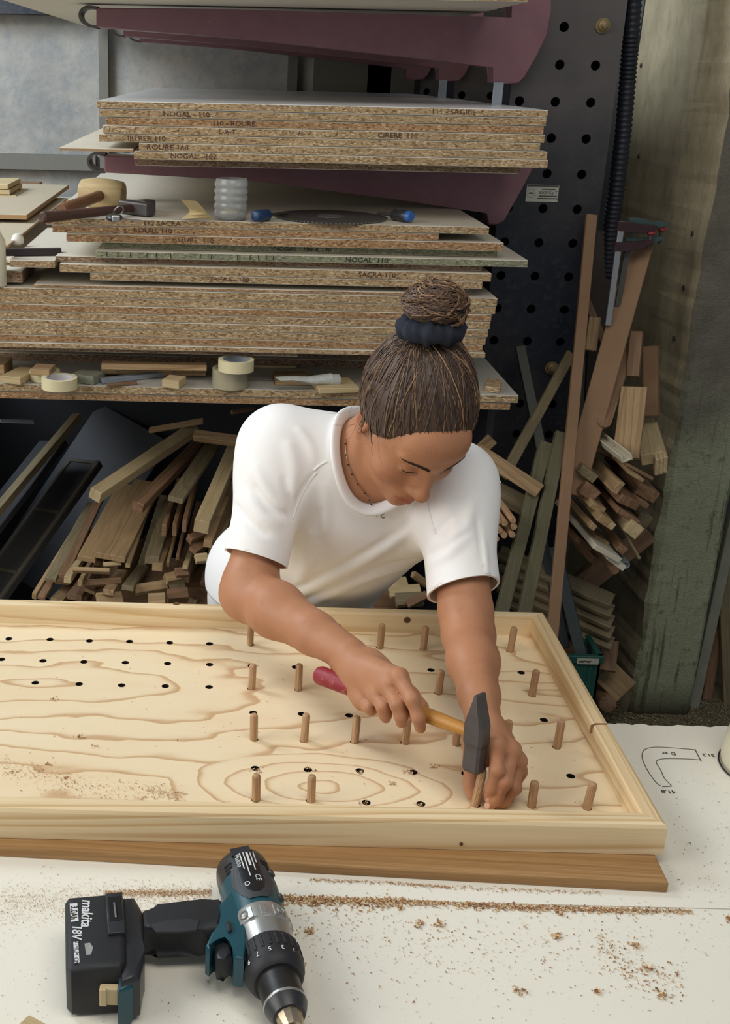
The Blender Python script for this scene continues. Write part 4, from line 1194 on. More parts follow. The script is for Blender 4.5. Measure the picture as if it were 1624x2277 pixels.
cutd = (ub-uc)*.75
kk = .014; A = fk.D; hh = np.maximum(kk-np.abs(A-cutd), 0)/kk; fk.D = (np.maximum(A, cutd)+hh*hh*kk*.25).astype(np.float32)
rngh = np.random.default_rng(5)
hv = fk.mesh(1)
BUNB = H(-.010, -.062, .116)
def cap_tint(V): return .25+.12*rngh.random(len(V))
hc = np_obj('hair', [hv], MAT['hair'], cap_tint); setp(hc, person); hc['label'] = 'brown hair gathered up into a topknot'
def strands_mesh(name, paths, rads, tints, mat, nseg=3):
    Vs, Fs, Ts, n = [], [], [], 0
    for pts, r, t in zip(paths, rads, tints):
        P = np.array([tuple(p) for p in pts]); m = len(P)
        tg = np.gradient(P, axis=0); tg /= np.linalg.norm(tg, axis=1)[:, None]+1e-9
        ref = np.array([.3, .5, .8]); a = np.cross(tg, ref); a /= np.linalg.norm(a, axis=1)[:, None]+1e-9; b = np.cross(tg, a)
        rr = r*np.minimum(1, np.minimum((np.arange(m)+.6)/2.2, (m-np.arange(m)-.4)/2.0))[:, None]
        for k in range(nseg):
            an = 2*PI*k/nseg; Vs.append(P+rr*(math.cos(an)*a+math.sin(an)*b))
        i = np.arange(m-1)
        for k in range(nseg):
            k2 = (k+1) % nseg
            Fs.append(np.stack([n+k*m+i, n+k*m+i+1, n+k2*m+i+1, n+k2*m+i], 1))
        Ts.append(np.full(m*nseg, t)); n += m*nseg
    V = np.concatenate(Vs); F = np.concatenate(Fs); tt = np.concatenate(Ts)
    return np_obj(name, [(V, F)], mat, lambda q: tt)
rh = random.Random(21)
paths, rads, tn = [], [], []
def shell_pt(dirv, off):
    d = Vector(dirv).normalized(); t = .19
    while t > .03:
        if fk.sample(HC+d*t) < 0: break
        t -= .0018
    if t < .088:                      # in front of the hair edge: lie on the skin
        t2 = .14
        while t2 > .05:
            if fh.sample(HC+d*t2) < 0: break
            t2 -= .0015
        return HC+d*(max(t, t2)+.0009)
    return HC+d*(t+off)
ends = (BUNB-HC).normalized()
for i in range(620):
    az = rh.uniform(-PI, PI)
    # start on the hairline at azimuth az (0 = front)
    f0, l0 = math.cos(az), math.sin(az)
    # march down from the crown until the hair ends
    best = None
    lo_, hi_ = -.9, 1.2
    el = 1.0
    while el > -.75:
        d = (HF*f0+HL*l0)*math.cos(el)+HU*math.sin(el); p = HC+d*.085
        q = p-HO; fcv, ucv, lcv = q.dot(HF)/HS, q.dot(HU)/HS, q.dot(HL)/HS
        ubv = float(np.interp(fcv, UBf, UBu))
        if ucv < ubv+.006: break
        el -= .03
    el += -.06+.07*rh.random()+(rh.random()**2)*.5
    d0 = (HF*f0+HL*l0)*math.cos(el)+HU*math.sin(el)
    off = rh.uniform(-.0004, .0022)
    d1 = (BUNB+(HL*rh.uniform(-.022, .022)+HF*rh.uniform(-.016, .020))-HC).normalized()
    axis = d0.cross(d1)
    if axis.length < 1e-3: continue
    ang = d0.angle(d1); axis.normalize()
    ph = rh.uniform(0, 6.28); am = rh.uniform(.0, .03)
    pts = []
    N = 15
    for k in range(N+1):
        t = k/N; dd = Matrix.Rotation(ang*t, 3, axis) @ d0
        dd = (dd+axis*(am*math.sin(t*3.1+ph)-am*math.sin(ph)*(1-t)-am*math.sin(3.1+ph)*t)).normalized()
        pts.append(shell_pt(dd, off))
    paths.append(pts); rads.append(rh.uniform(.0005, .0012)); tn.append(min(1, max(0, rh.gauss(.46, .22))) if rh.random() > .09 else rh.uniform(.85, .97))
# loose strands at the temples and nape
for i in range(13):
    sd = -1 if i < 9 else 1
    p0 = H(sd*rh.uniform(.066, .080), rh.uniform(-.05, .035), rh.uniform(-.02, .03)); pts = [p0]
    v_ = HL*sd*rh.uniform(.1, .8)+HU*rh.uniform(-1.2, -.3)+HF*rh.uniform(-.5, .3); v_.normalize(); cur = Vector((rh.uniform(-1, 1), rh.uniform(-1, 1), rh.uniform(-1.2, .2)))*.25
    for k in range(9): v_ = (v_+cur).normalized(); pts.append(pts[-1]+v_*rh.uniform(.004, .008))
    paths.append(pts); rads.append(rh.uniform(.0002, .0003)); tn.append(rh.uniform(.7, .98))
for i in range(30):   # fly-aways over the crown
    d0 = (HF*rh.uniform(-.4, .6)+HL*rh.uniform(-1, .6)+HU*rh.uniform(.2, 1)).normalized(); p0 = shell_pt(d0, 0); v_ = (d0*.7+(BUNB-p0).normalized()*.8).normalized(); pts = [p0]
    for k in range(8): v_ = (v_+Vector((rh.uniform(-1, 1), rh.uniform(-1, 1), rh.uniform(-1, .7)))*.22).normalized(); pts.append(pts[-1]+v_*.006)
    paths.append(pts); rads.append(.0002); tn.append(rh.uniform(.6, 1))
st_ = strands_mesh('hair_strands', paths, rads, tn, MAT['hair']); setp(st_, hc); st_['kind'] = 'stuff'
# topknot: coils of hair
BA = (HU*.80-HF*.62).normalized(); BX, BY, BZ = frame(BA, HL)      # BX = bun axis
BC = U(932, 694, d=dep(BUNB)+.035)
BC = BUNB+BA*.062
paths, rads, tn = [], [], []
for i in range(520):      # hair wound smoothly round the knot
    n_ = (BX+BY*rh.gauss(0, .42)+BZ*rh.gauss(0, .42)).normalized(); A1, B1, C1 = frame(n_, HL); sh = rh.uniform(-.85, .95); a0 = rh.uniform(0, 6.28); sp_ = rh.uniform(1.2, 2.4); off = 1.0+rh.uniform(.0, .055); wob = rh.uniform(0, 6.28); pts = []
    for k in range(17):
        a = a0+sp_*k/16; s_ = sh+.06*math.sin(3*k/16+wob); c_ = math.sqrt(max(.02, 1-s_*s_)); d = A1*s_+(B1*math.cos(a)+C1*math.sin(a))*c_
        x_, y_, z_ = d.dot(BX), d.dot(BY), d.dot(BZ)
        pts.append(BC+BX*(x_*.0315*off)+BY*(y_*.0475*off)+BZ*(z_*.0475*off))
    paths.append(pts); rads.append(rh.uniform(.0007, .0014)); tn.append(min(.97, max(.25, rh.gauss(.62, .17))))
for i in range(16):       # a few loops standing proud
    n_ = (BX+BY*rh.gauss(0, .8)+BZ*rh.gauss(0, .8)).normalized(); A1, B1, C1 = frame(n_, HL); a0 = rh.uniform(0, 6.28); pts = []
    for k in range(15):
        a = a0+1.7*k/14; e = 1.0+.16*math.sin(PI*k/14); d = A1*.35+(B1*math.cos(a)+C1*math.sin(a))*.93
        pts.append(BC+BX*(d.dot(BX)*.033*e)+BY*(d.dot(BY)*.048*e)+BZ*(d.dot(BZ)*.048*e))
    for q in range(5): paths.append([p+Vector((rh.gauss(0, .0012), rh.gauss(0, .0012), rh.gauss(0, .0012))) for p in pts]); rads.append(.0011); tn.append(rh.uniform(.6, .95))
for i in range(46):
    a = rh.uniform(0, 6.28); p = BC+(BY*math.cos(a)+BZ*math.sin(a))*.036+BX*rh.uniform(-.005, .018); v_ = ((p-BC).normalized()+BX*rh.uniform(.0, 1.3)).normalized(); pts = [p]
    for k in range(7): v_ = (v_+Vector((rh.uniform(-1, 1), rh.uniform(-1, 1), rh.uniform(-1, 1)))*.28).normalized(); pts.append(pts[-1]+v_*rh.uniform(.003, .006))
    paths.append(pts); rads.append(.00022); tn.append(rh.uniform(.7, 1))
fb = Field(BC-Vector((.065, .065, .065)), BC+Vector((.065, .065, .065)), .003)
fb.ell(BC, (.031, .0468, .0468), [tuple(BX), tuple(BY), tuple(BZ)], 0)
bun = np_obj('topknot', [fb.mesh(1)], MAT['hair'], lambda V: np.full(len(V), .5)); setp(bun, person)
o = strands_mesh('topknot_strands', paths, rads, tn, MAT['hair']); setp(o, bun); o['kind'] = 'stuff'
# curl in front of the scrunchie
paths, rads, tn = [], [], []
for i in range(26):
    pts = []; o0 = rh.uniform(-.4, .4)
    for k in range(12):
        t = k/11; a = PI*(1.05+.9*t)+o0
        pts.append(BUNB+HF*.026+HU*(.004+.006*math.sin(a*1.3+i))+HL*(.030*math.cos(a))+HF*(.012*-math.sin(a)))
    paths.append(pts); rads.append(rh.uniform(.0004, .001)); tn.append(rh.uniform(.6, 1))
o = strands_mesh('hair_curl', paths, rads, tn, MAT['hair']); setp(o, hc); o['kind'] = 'stuff'
# scrunchie
navyc = plain('navy_ribbed_cloth', '1a1f2c', .9, var=.3, vs=160, bump=.4)
SCC = BUNB+BA*.026; v = []; f = []; NU, NV = 96, 18
for i in range(NU):
    a = 2*PI*i/NU; wr_ = 1+.10*math.sin(9*a+.6)+.06*math.sin(17*a)
    for k in range(NV):
        b = 2*PI*k/NV; cr = .0175*wr_*(1+.08*math.sin(5*b+6*a)+.05*math.sin(23*a+3*b))
        rad = .0335+cr*math.cos(b)*.95
        v.append(SCC+(BY*math.cos(a)*1.04+BZ*math.sin(a))*rad+BX*(cr*1.02*math.sin(b)+.0035*math.sin(a+.8)))
for i in range(NU):
    for k in range(NV): f.append((i*NV+k, ((i+1) % NU)*NV+k, ((i+1) % NU)*NV+(k+1) % NV, i*NV+(k+1) % NV))
o = mk('scrunchie', v, f, navyc, smooth=True); setp(o, person); o['label'] = 'navy fabric scrunchie'
# brows and lashes
def face_pt(l, u, off=.0006):
    p = H(l, .16, u); q = fh.hit(p, -HF, 0, .16, .001)
    return (q if q is not None else H(l, .085, u))+HF*off
for s_ in (-1, 1):
    paths = []
    for i in range(90):
        t = rh.random(); l = (.011+.039*t)*s_; u = .0185+.0065*math.sin(t*2.2)+rh.uniform(-.0032, .0032)*(1-.5*t)
        pts = []
        for k in range(4): pts.append(face_pt(l+.0022*k*s_, u+.0011*k*(1-1.3*t), .0007))
        paths.append(pts)
    o = strands_mesh('eyebrow', paths, [.0006]*len(paths), [.05+.2*rh.random() for _ in paths], MAT['hair']); setp(o, person)
    pts = [face_pt((.019+.026*k/8)*s_, -.0035-.0028*math.sin(PI*k/8)+.001*k/8, .0008) for k in range(9)]
    lash = [pts]
    for k in range(1, 17):
        l = (.019+.026*k/17)*s_; u = -.0035-.0028*math.sin(PI*k/17); p = face_pt(l, u, .0008); lash.append([p, p+HF*.002-HU*.0014+HL*.0006*s_, p+HF*.0042-HU*.0018+HL*.0014*s_])
    o = strands_mesh('eyelashes', lash, [.0007]+[.00022]*(len(lash)-1), [.0]*len(lash), MAT['hair']); setp(o, person)
# nails of the left hand
nailm = plain('finger_nail', 'd6a48d', .3, var=.03)
for k in 'im':
    a_, b_ = LT[k][-2], LT[k][-1]; ax_ = (b_-a_).normalized(); tocam = (CAM-b_).normalized(); nz_ = (tocam*.6+Vector((.15, 0, .5))); nz_ = (nz_-ax_*nz_.dot(ax_)).normalized()
    bm = bmesh.new(); bmesh.ops.create_uvsphere(bm, u_segments=12, v_segments=8, radius=1)
    for w_ in bm.verts: w_.co = Vector((w_.co.x*.0062, w_.co.y*.0048, w_.co.z*.0014))
    setp(bmk('fingernail', bm, nailm, smooth=True, sharp=80, mw=mat4(ax_, nz_.cross(ax_), nz_, b_+nz_*.0072-ax_*.001)), person)
# necklace hanging from the neck
neck = empty('necklace', C7); setp(neck, person); neck['label'] = 'fine dark-beaded necklace with a small pendant'
chain_px = [(768, 975), (770, 1010), (778, 1042), (795, 1075), (818, 1104), (826, 1120), (838, 1133), (850, 1134), (862, 1120), (872, 1106)]
cp = []
for a_, b_ in smooth_px(chain_px, 6):
    d = FW+RT*((a_-PPX)/FPX)-UP*((b_-PPY)/FPX)
    q1 = fh.hit(CAM, d, 1.5, 2.3, .003); inn = b_ < 1108
    q2 = on_shirt(a_, b_)
    q = q1 if (inn and q1 is not None) else (q2 if q2 is not None else q1)
    if q is not None: cp.append(q-d.normalized()*.003)
for _ in range(3): cp = [cp[0]]+[(cp[i-1]+cp[i]*2+cp[i+1])/4 for i in range(1, len(cp)-1)]+[cp[-1]]
MAT['chain'] = plain('tarnished_silver', '8d8377', .35, .8)
bm = bmesh.new(); bm_tube(bm, cp, .0006, 5); setp(bmk('chain', bm, MAT['chain']), neck)
bm0 = bmesh.new(); bmesh.ops.create_icosphere(bm0, subdivisions=1, radius=.0017); bead = bpy.data.meshes.new('bead'); bm0.to_mesh(bead); bm0.free(); bead.materials.append(plain('garnet_bead', '3a1f1c', .25))
for k in range(2, len(cp)-1, 4):
    o = bpy.data.objects.new('bead', bead); COL.objects.link(o); o.location = cp[k]-Vector((0, .0005, .0014)); setp(o, neck)
pm = min(cp, key=lambda p: (p-U(846, 1136, d=dep(p))).length)
tc_ = (CAM-pm).normalized()
sym = [(0, .0), (.0035, -.002), (.0035, -.005), (0, -.007), (-.002, -.010), (.001, -.0125), (.005, -.0115)]
bm = bmesh.new(); bm_tube(bm, [pm+RT*(a_+.003)+UP*b_+tc_*.002 for a_, b_ in sym], .0011, 6); bm_tube(bm, [pm+RT*(-.006)+UP*.001+tc_*.002, pm+RT*(-.006)-UP*.010+tc_*.002], .0008, 6)
setp(bmk('pendant', bm, MAT['chain']), neck)
# ================================================================== cordless drill lying on its side
drill = empty('cordless_drill', (0, -.28, ZT)); T(drill, 'teal and black cordless drill lying on the bench, keyless chuck pointing forward', 'drill')
blk = plain('black_rubber', '232426', .55, 0, .45, .25, 60, .12); blk2 = plain('black_plastic', '2b2c2e', .38, 0, .5, .2, 50)
teal = plain('teal_plastic', '1c4a55', .36, 0, .5, .14, 30); alu = plain('cast_aluminium', 'b4b3ad', .36, .75, .5, .12, 60)
beige = plain('beige_latch', 'c9b48b', .5, 0, .4, .06, 30)
DA = Vector((-.0206, -.1686, .8362)); DX = Vector((.1986, -.980, 0)).normalized(); DY = Vector((0, 0, 1)).cross(DX); DM_ = mat4(DX, DY, (0, 0, 1), DA)
def dl(name, prof, mat, n=36, parent=None, sharp=30):
    bm = bmesh.new(); bm_lathe(bm, prof, n); o = bmk(name, bm, mat, smooth=True, sharp=sharp, mw=DM_.copy()); setp(o, parent or drill); return o
rear = dl('motor_cap', [(-.016, .018), (-.014, .026), (-.007, .0315), (.004, .0335), (.034, .0338)], blk2)
hous = dl('housing', [(.026, .0335), (.040, .0345), (.092, .0335), (.096, .031)], teal)
gear = dl('gear_case', [(.088, .0330), (.094, .0345), (.112, .0345), (.114, .0325), (.132, .0312), (.139, .0305)], alu)
clutch = dl('clutch_ring', [(.1365, .0305), (.139, .0338), (.152, .0343), (.160, .0338), (.166, .0338), (.172, .0325), (.178, .0300), (.181, .0265)], blk)
chuck = dl('chuck_sleeve', [(.178, .0235), (.199, .0230), (.2125, .0236)], plain('worn_black_metal', '3a3836', .42, .6, .5, .25, 70))
dl('chuck_edge', [(.2122, .0238), (.2142, .0240), (.2155, .0236)], alu)
dl('chuck_collar', [(.2152, .0234), (.2225, .0212), (.2300, .0175)], blk2)
nose = dl('chuck_nose', [(.2255, .0155), (.2375, .0135), (.2462, .0105), (.247, .006)], plain('nickel_jaws', 'b5a68c', .3, .9, .5, .1, 60), 12, sharp=15)
dl('drill_bit', [(.244, .0058), (.300, .0055), (.306, .003)], MAT['steel_dark'], 12)
# ribs of gear case and clutch, vents of the motor cap
def rib(parent, s0, s1, r, ang, w, h, mat, name):
    bm = bmesh.new(); bm_box(bm, (s0, -w/2, r-.001), (s1, w/2, r+h), min(.0008, h*.4))
    o = bmk(name, bm, mat, mw=DM_ @ Matrix.Rotation(ang, 4, 'X')); setp(o, parent)
for k in range(14): rib(clutch, .1405, .159, .0338, -1.7+k*.26, .0035, .0013, blk, 'grip_rib')
for k in range(7): rib(gear, .096, .113, .0342, -1.35+k*.45, .0065, .0012, alu, 'casting_rib')
vent = plain('vent_slot', '08090a', .9)
for side in (-1, 1):
    for k in range(3): rib(rear, .012+.0062*k, .0155+.0062*k, .0329, side*.72, .011, .0012, vent, 'vent')
for k, a in enumerate((-1.0, -.45, 0, .45, 1.0)): rib(rear, -.009, -.0035, .0285, a, .008, .0016, vent, 'vent')
rib(rear, -.006, .006, .0318, .12, .024, .004, blk2, 'rear_hump')
# rating plate: curved black patch with print
v = []; f = []; NS, NAn = 2, 12
for i, (s0, a0, a1) in enumerate(((-.001, -.30, .30), (.02, -.36, .36), (.055, -.40, .40), (.068, -.28, .28), (.0745, -.12, .12))):
    for k in range(NAn+1):
        a = a0+(a1-a0)*k/NAn; v.append((s0, .0353*math.sin(-a), .0353*math.cos(a)))
for i in range(4):
    for k in range(NAn): f.append((i*13+k, i*13+k+1, (i+1)*13+k+1, (i+1)*13+k))
pl_ = mk('rating_plate', v, f, plain('plate_black', '191a1b', .3), mw=DM_.copy()); setp(pl_, drill)
v = []; f = []
for i, (s0, a1) in enumerate(((.024, .62), (.052, .78), (.070, .60), (.084, .32))):
    for k in range(NAn+1):
        a = -a1+2*a1*k/NAn; v.append((s0, .0349*math.sin(-a), .0349*math.cos(a)))
for i in range(3):
    for k in range(NAn): f.append((i*13+k, i*13+k+1, (i+1)*13+k+1, (i+1)*13+k))
setp(mk('dark_surround', v, f, plain('grey_overmould', '3a3c3f', .5), mw=DM_.copy()), drill)
def on_cyl(s_, s0, ang, r, size, up=1, mat=None, parent=None, name='print', bold=0):
    """letters on the barrel: ang about the axis, letters' tops towards the chuck"""
    n = Vector((0, -math.sin(ang), math.cos(ang))); upv = Vector((1, 0, 0))*up; rt_ = upv.cross(n)
    mw = DM_ @ mat4(rt_, upv, n, (s0, n.y*r, n.z*r))
    return text(name, s_, mat or MAT['white_print'], size, mw, parent or drill, ext=.0001, bold=bold)
for s_, a in (('1', -.62), ('3', -.22), ('5', .20), ('7', .62), ('9', 1.02)): on_cyl(s_, .1655, a, .0345, .0085, 1, parent=clutch)
def plate_text(s_, s0, ang, size):
    n = Vector((0, -math.sin(ang), math.cos(ang))); rt_ = Vector((1, 0, 0)); upv = n.cross(rt_)
    return text('print', s_, MAT['white_print'], size, DM_ @ mat4(rt_, upv, n, (s0, n.y*.0356, n.z*.0356)), pl_, ext=.00008)
plate_text('Makita', .018, .30, .0085)
for k, a in enumerate((.18, .06, -.06, -.18, -.30)):
    n = Vector((0, -math.sin(a), math.cos(a)))
    w = (.030, .044, .026, .034, .020)[k]
    bm = bmesh.new(); bm_box(bm, (0, -.0007 if k != 2 else -.0014, 0), (w, .0007 if k != 2 else .0014, .0001))
    setp(bmk('print', bm, MAT['white_print'], mw=DM_ @ mat4((1, 0, 0), n.cross(Vector((1, 0, 0))), n, (.004, n.y*.0356, n.z*.0356))), pl_)
plate_text('CE', .052, -.18, .010)
plate_text('O', .060, .25, .010)
# screws
for s0, a in ((.104, -.62), (.104, .66), (.030, -.95), (.070, -1.05)):
    n = Vector((0, math.sin(-a)*-1 if False else -math.sin(-a)*-1, 0)); n = Vector((0, math.sin(-a), math.cos(a)))
    bm = bmesh.new(); bm_lathe(bm, [(-.004, .0055), (.0022, .0052), (.003, .0038), (.0015, .003), (.0012, .0008)], 16)
    setp(bmk('screw', bm, MAT['steel_dark'] if s0 < .1 else plain('boss_%d' % int(s0*1000+a*10), 'a5a39c', .4, .7), smooth=True, mw=DM_ @ mat4(n, Vector((1, 0, 0)), n.cross(Vector((1, 0, 0))), (s0, n.y*.0342, n.z*.0342))), drill)
def plan(name, px, z0, z1, bev, mat, parent=None, zp=None, seg=3, smooth=True):
    poly = [U(a, b, z=zp or (z0+z1)/2+.008) for a, b in px]; bm = bmesh.new(); pl = [(p.x, p.y) for p in poly]
    ar = sum(pl[i-1][0]*pl[i][1]-pl[i][0]*pl[i-1][1] for i in range(len(pl)))
    if ar < 0: pl = pl[::-1]
    n = len(pl); a_ = [bm.verts.new((p[0], p[1], z0)) for p in pl]; b_ = [bm.verts.new((p[0], p[1], z1)) for p in pl]
    fs_ = [bm.faces.new(a_[::-1]), bm.faces.new(b_)]+[bm.faces.new((a_[i], a_[(i+1) % n], b_[(i+1) % n], b_[i])) for i in range(n)]
    es = list({e for q in fs_[:2] for e in q.edges})
    bmesh.ops.bevel(bm, geom=es, offset=bev, segments=seg, profile=.5, affect='EDGES', clamp_overlap=True)
    o = bmk(name, bm, mat, smooth=smooth, sharp=40); setp(o, parent or drill); return o
plan('handle', [(306, 2048), (318, 2034), (350, 2028), (400, 2022), (450, 2016), (488, 2008), (512, 2030), (500, 2066), (482, 2078), (462, 2088), (446, 2084), (400, 2072), (345, 2074), (312, 2092)], .8165, .8545, .014, blk, seg=4)
plan('handle_grip', [(332, 2044), (370, 2036), (420, 2031), (446, 2036), (438, 2058), (400, 2061), (348, 2062)], .852, .8557, .0016, plain('ribbed_rubber', '2d2e30', .7, bump=.3))
plan('trigger_housing', [(487, 2030), (520, 1992), (560, 1985), (585, 2040), (535, 2060), (538, 2086), (549, 2108), (542, 2152), (520, 2150), (516, 2112), (500, 2098), (478, 2106), (466, 2130), (457, 2122), (470, 2092), (494, 2072)], .8175, .8585, .007, teal)
plan('trigger', [(474, 2112), (500, 2100), (514, 2112), (516, 2136), (494, 2140), (482, 2146)], .8215, .8515, .006, blk2)
plan('direction_switch', [(503, 2040), (512, 2036), (517, 2056), (508, 2062)], .857, .8625, .0015, blk2)
# battery and foot
plan('foot', [(266, 2000), (300, 1998), (318, 2030), (322, 2120), (312, 2180), (268, 2190)], .803, .860, .008, blk2, zp=.855)
plan('foot_band', [(268, 2086), (300, 2080), (303, 2140), (296, 2196), (262, 2208)], .801, .853, .006, teal, zp=.85)
batt = plan('battery', [(144, 2010), (152, 1999), (268, 1989), (277, 2000), (281, 2140), (270, 2156), (158, 2162), (146, 2150)], .8005, .8665, .007, blk, zp=.862, seg=3)
hk_ = plan('belt_clip_mount', [(234, 1990), (272, 1986), (279, 2076), (240, 2080)], .858, .8705, .0015, blk2, zp=.868)
plan('slot', [(240, 1995), (268, 1992), (273, 2046), (244, 2050)], .868, .8709, .0004, vent, hk_, zp=.8705, seg=1, smooth=False)
plan('spring_pin', [(252, 2008), (256, 2008), (260, 2040), (256, 2041)], .8705, .8725, .0005, MAT['steel'], hk_, zp=.871, seg=1)
_pf = U(158, 2162, z=.862); la = box_s('release_latch', (U(222, 2190, y=_pf.y).x, _pf.y-.0045, .822), (U(266, 2190, y=_pf.y).x, _pf.y+.004, .846), beige, bev=.002, parent=drill); box_s('latch_step', (U(222, 2190, y=_pf.y).x, _pf.y-.0062, .8225), (U(238, 2190, y=_pf.y).x, _pf.y-.003, .8455), beige, bev=.001, parent=la)
BX_ = (U(277, 2000, z=.866)-U(150, 2004, z=.866)); BX_.z = 0; BX_.normalize(); BY_ = Vector((-BX_.y, BX_.x, 0))
def bt_(s_, px, size, mat, bold=0, shear=0, sx=1):
    p = U(px[0], px[1], z=.8669)
    return text('print', s_, mat, size, mat4(-BY_, BX_, (0, 0, 1), p), batt, ext=.0001, bold=bold, shear=shear, sx=sx)
bt_('makita', (193, 2030), .0175, MAT['white_print'], .0004, .2, .95)
def patch(px, z, mat, parent, name='print'):
    P_ = [U(a, b, z=z) for a, b in px]; o = mk(name, P_, [tuple(range(len(P_)))], mat); setp(o, parent); return o
patch([(155, 2009), (172, 2008), (175, 2048), (158, 2050)], .86695, MAT['white_print'], batt)
p = U(164, 2029, z=.8671); text('print', '3.0Ah', MAT['ink_black'], .0105, mat4(-BY_, BX_, (0, 0, 1), p), batt, ext=.0001, bold=.0002, sx=.9)
bt_('18V', (170, 2072), .0150, MAT['white_print'], .0004, .2, .9)
patch([(163, 2094), (174, 2093), (177, 2140), (166, 2142)], .86695, MAT['white_print'], batt)
p = U(170, 2117, z=.8671); text('print', 'LITHIUM ION', MAT['ink_black'], .0072, mat4(-BY_, BX_, (0, 0, 1), p), batt, ext=.0001, sx=.85)
patch([(188, 2098), (200, 2096), (207, 2106), (203, 2122), (192, 2124), (190, 2112)], .8669, plain('scuff_mark', '9a9a98', .7, var=.4, vs=300), batt, 'scuff')
for q in batt.children: pass
# pine corner peeping in at the bottom edge
o = beam('pine_block', U(30, 2318, z=ZT+.018), U(150, 2385, z=ZT+.018), .05, .034, MAT['timber_pale'], (0, 0, 1)); o.location.z = ZT+.0175
T(o, 'pale pine block whose corner peeps in at the bottom left edge', 'block')

# ================================================================== sawdust and shavings
def shavings(name, label, spots, z, seed, cols, nofs=.0):
    r = random.Random(seed); v = []; f = []; fm = []
    for (x, y, s) in spots:
        a = r.uniform(0, 6.28); L = s*r.uniform(.6, 1.5); w = s*r.uniform(.25, .7); ti = r.uniform(-.4, .5); cu = r.uniform(0, .8)
        ca, sa = math.cos(a), math.sin(a); b = len(v); m_ = 3
        for k in range(m_):
            t = k/(m_-1)-.5
            for q in (-.5, .5):
                lx, ly = t*L, q*w; lz = .0002+abs(t)*cu*L*.7+abs(q*w*ti)+.00025
                v.append((x+lx*ca-ly*sa, y+lx*sa+ly*ca, z+lz))
        for k in range(m_-1): f.append((b+2*k, b+2*k+1, b+2*k+3, b+2*k+2)); fm.append(r.randrange(len(cols)))
    o = mk(name, v, f, cols, fm=fm); T(o, label, 'sawdust', kind='stuff'); return o
SDC = [plain('shaving_a', 'c9a172', .9), plain('shaving_b', 'a9794e', .9), plain('shaving_c', 'ddc398', .9), plain('shaving_d', '7d5636', .9)]
rs = random.Random(77); spots = []
def line_px(pts, n, spread, smin, smax, z=ZT):
    for _ in range(n):
        t = rs.random()*(len(pts)-1); i = min(int(t), len(pts)-2); t -= i
        px = pts[i][0]+(pts[i+1][0]-pts[i][0])*t; py = pts[i][1]+(pts[i+1][1]-pts[i][1])*t+abs(rs.gauss(0, spread))*(1 if rs.random() < .8 else -.4)
        p = U(px, py, z=z); spots.append((p.x, p.y, rs.uniform(smin, smax)))
line_px([(632, 1995), (800, 2000), (1000, 2008), (1250, 2018), (1540, 2026)], 2600, 5, .0008, .003)
line_px([(632, 1997), (760, 2002), (900, 2006)], 420, 9, .0015, .0048)
line_px([(1010, 2010), (1200, 2018), (1440, 2024)], 420, 6, .0015, .004)
line_px([(690, 1956), (860, 1962), (1000, 1973), (1340, 1985)], 900, 3, .0006, .0022)
line_px([(640, 2015), (1000, 2060), (1450, 2060)], 700, 70, .0006, .0026)
line_px([(1330, 2080), (1400, 2150), (1520, 2160)], 260, 30, .0008, .003)
line_px([(0, 1992), (250, 1986), (470, 1984)], 3200, 34, .0005, .0015)
line_px([(230, 1984), (470, 1982)], 1300, 6, .0006, .002)
for _ in range(500):
    p = U(rs.uniform(0, 1624), rs.uniform(1920, 2277), z=ZT); spots.append((p.x, p.y, rs.uniform(.0005, .002)))
for _ in range(160):
    p = U(rs.uniform(1500, 1624), rs.uniform(1700, 2150), z=ZT); spots.append((p.x, p.y, rs.uniform(.0005, .0022)))
bb = [q for q in spots if not (-.235 < q[0] < -.12 and -.37 < q[1] < -.245)]
shavings('sawdust', 'sawdust and curly shavings strewn along the bench in front of the tray', bb, ZT+.0004, 3, SDC)
clump = []
for (px, py) in ((690, 2010), (935, 2055), (975, 2058), (1240, 2085), (1160, 2205), (1328, 2206), (1440, 2155), (1415, 2105), (1470, 2215), (668, 2150), (688, 2072), (862, 2000), (1248, 2032), (1620, 2045)):
    c_ = U(px, py, z=ZT)
    for _ in range(14): clump.append((c_.x+rs.gauss(0, .003), c_.y+rs.gauss(0, .003), rs.uniform(.002, .006)))
shavings('shaving_clumps', 'small brown clumps of drill shavings scattered on the bench', clump, ZT+.0012, 8, SDC)
spots = []
line_px([(0, 1690), (180, 1740), (420, 1765)], 700, 22, .0006, .0022, ZF)
line_px([(330, 1755), (410, 1765)], 420, 8, .0005, .0014, ZF)
for _ in range(330):
    p = U(rs.uniform(0, 1400), rs.uniform(1420, 1790), z=ZF); spots.append((p.x, p.y, rs.uniform(.0006, .0022)))
for (px, py) in ((103, 1700), (28, 1718), (150, 1730), (215, 1660), (872, 1745), (570, 1713), (686, 1712), (800, 1716), (911, 1721), (1033, 1722), (810, 1786), (935, 1792), (180, 1640), (967, 1707), (120, 1555)):
    c_ = U(px, py, z=ZF)
    for _ in range(9): spots.append((c_.x+rs.gauss(0, .0035), c_.y+rs.gauss(0, .003), rs.uniform(.0015, .0045)))
spots = [q for q in spots if XL+FWID+.004 < q[0] < XR-FWID-.004 and YN+FWID+.003 < q[1] < YFAR-FWID-.004]
shavings('tray_shavings', 'fine shavings and crumbs lying on the tray floor', spots, ZF+.0003, 4, SDC)
# ================================================================== things on the panels
ZC1 = U(1150, 506, y=YB).z                       # top of the tool-laden stack
def on(px, z): return U(px[0], px[1], z=z)
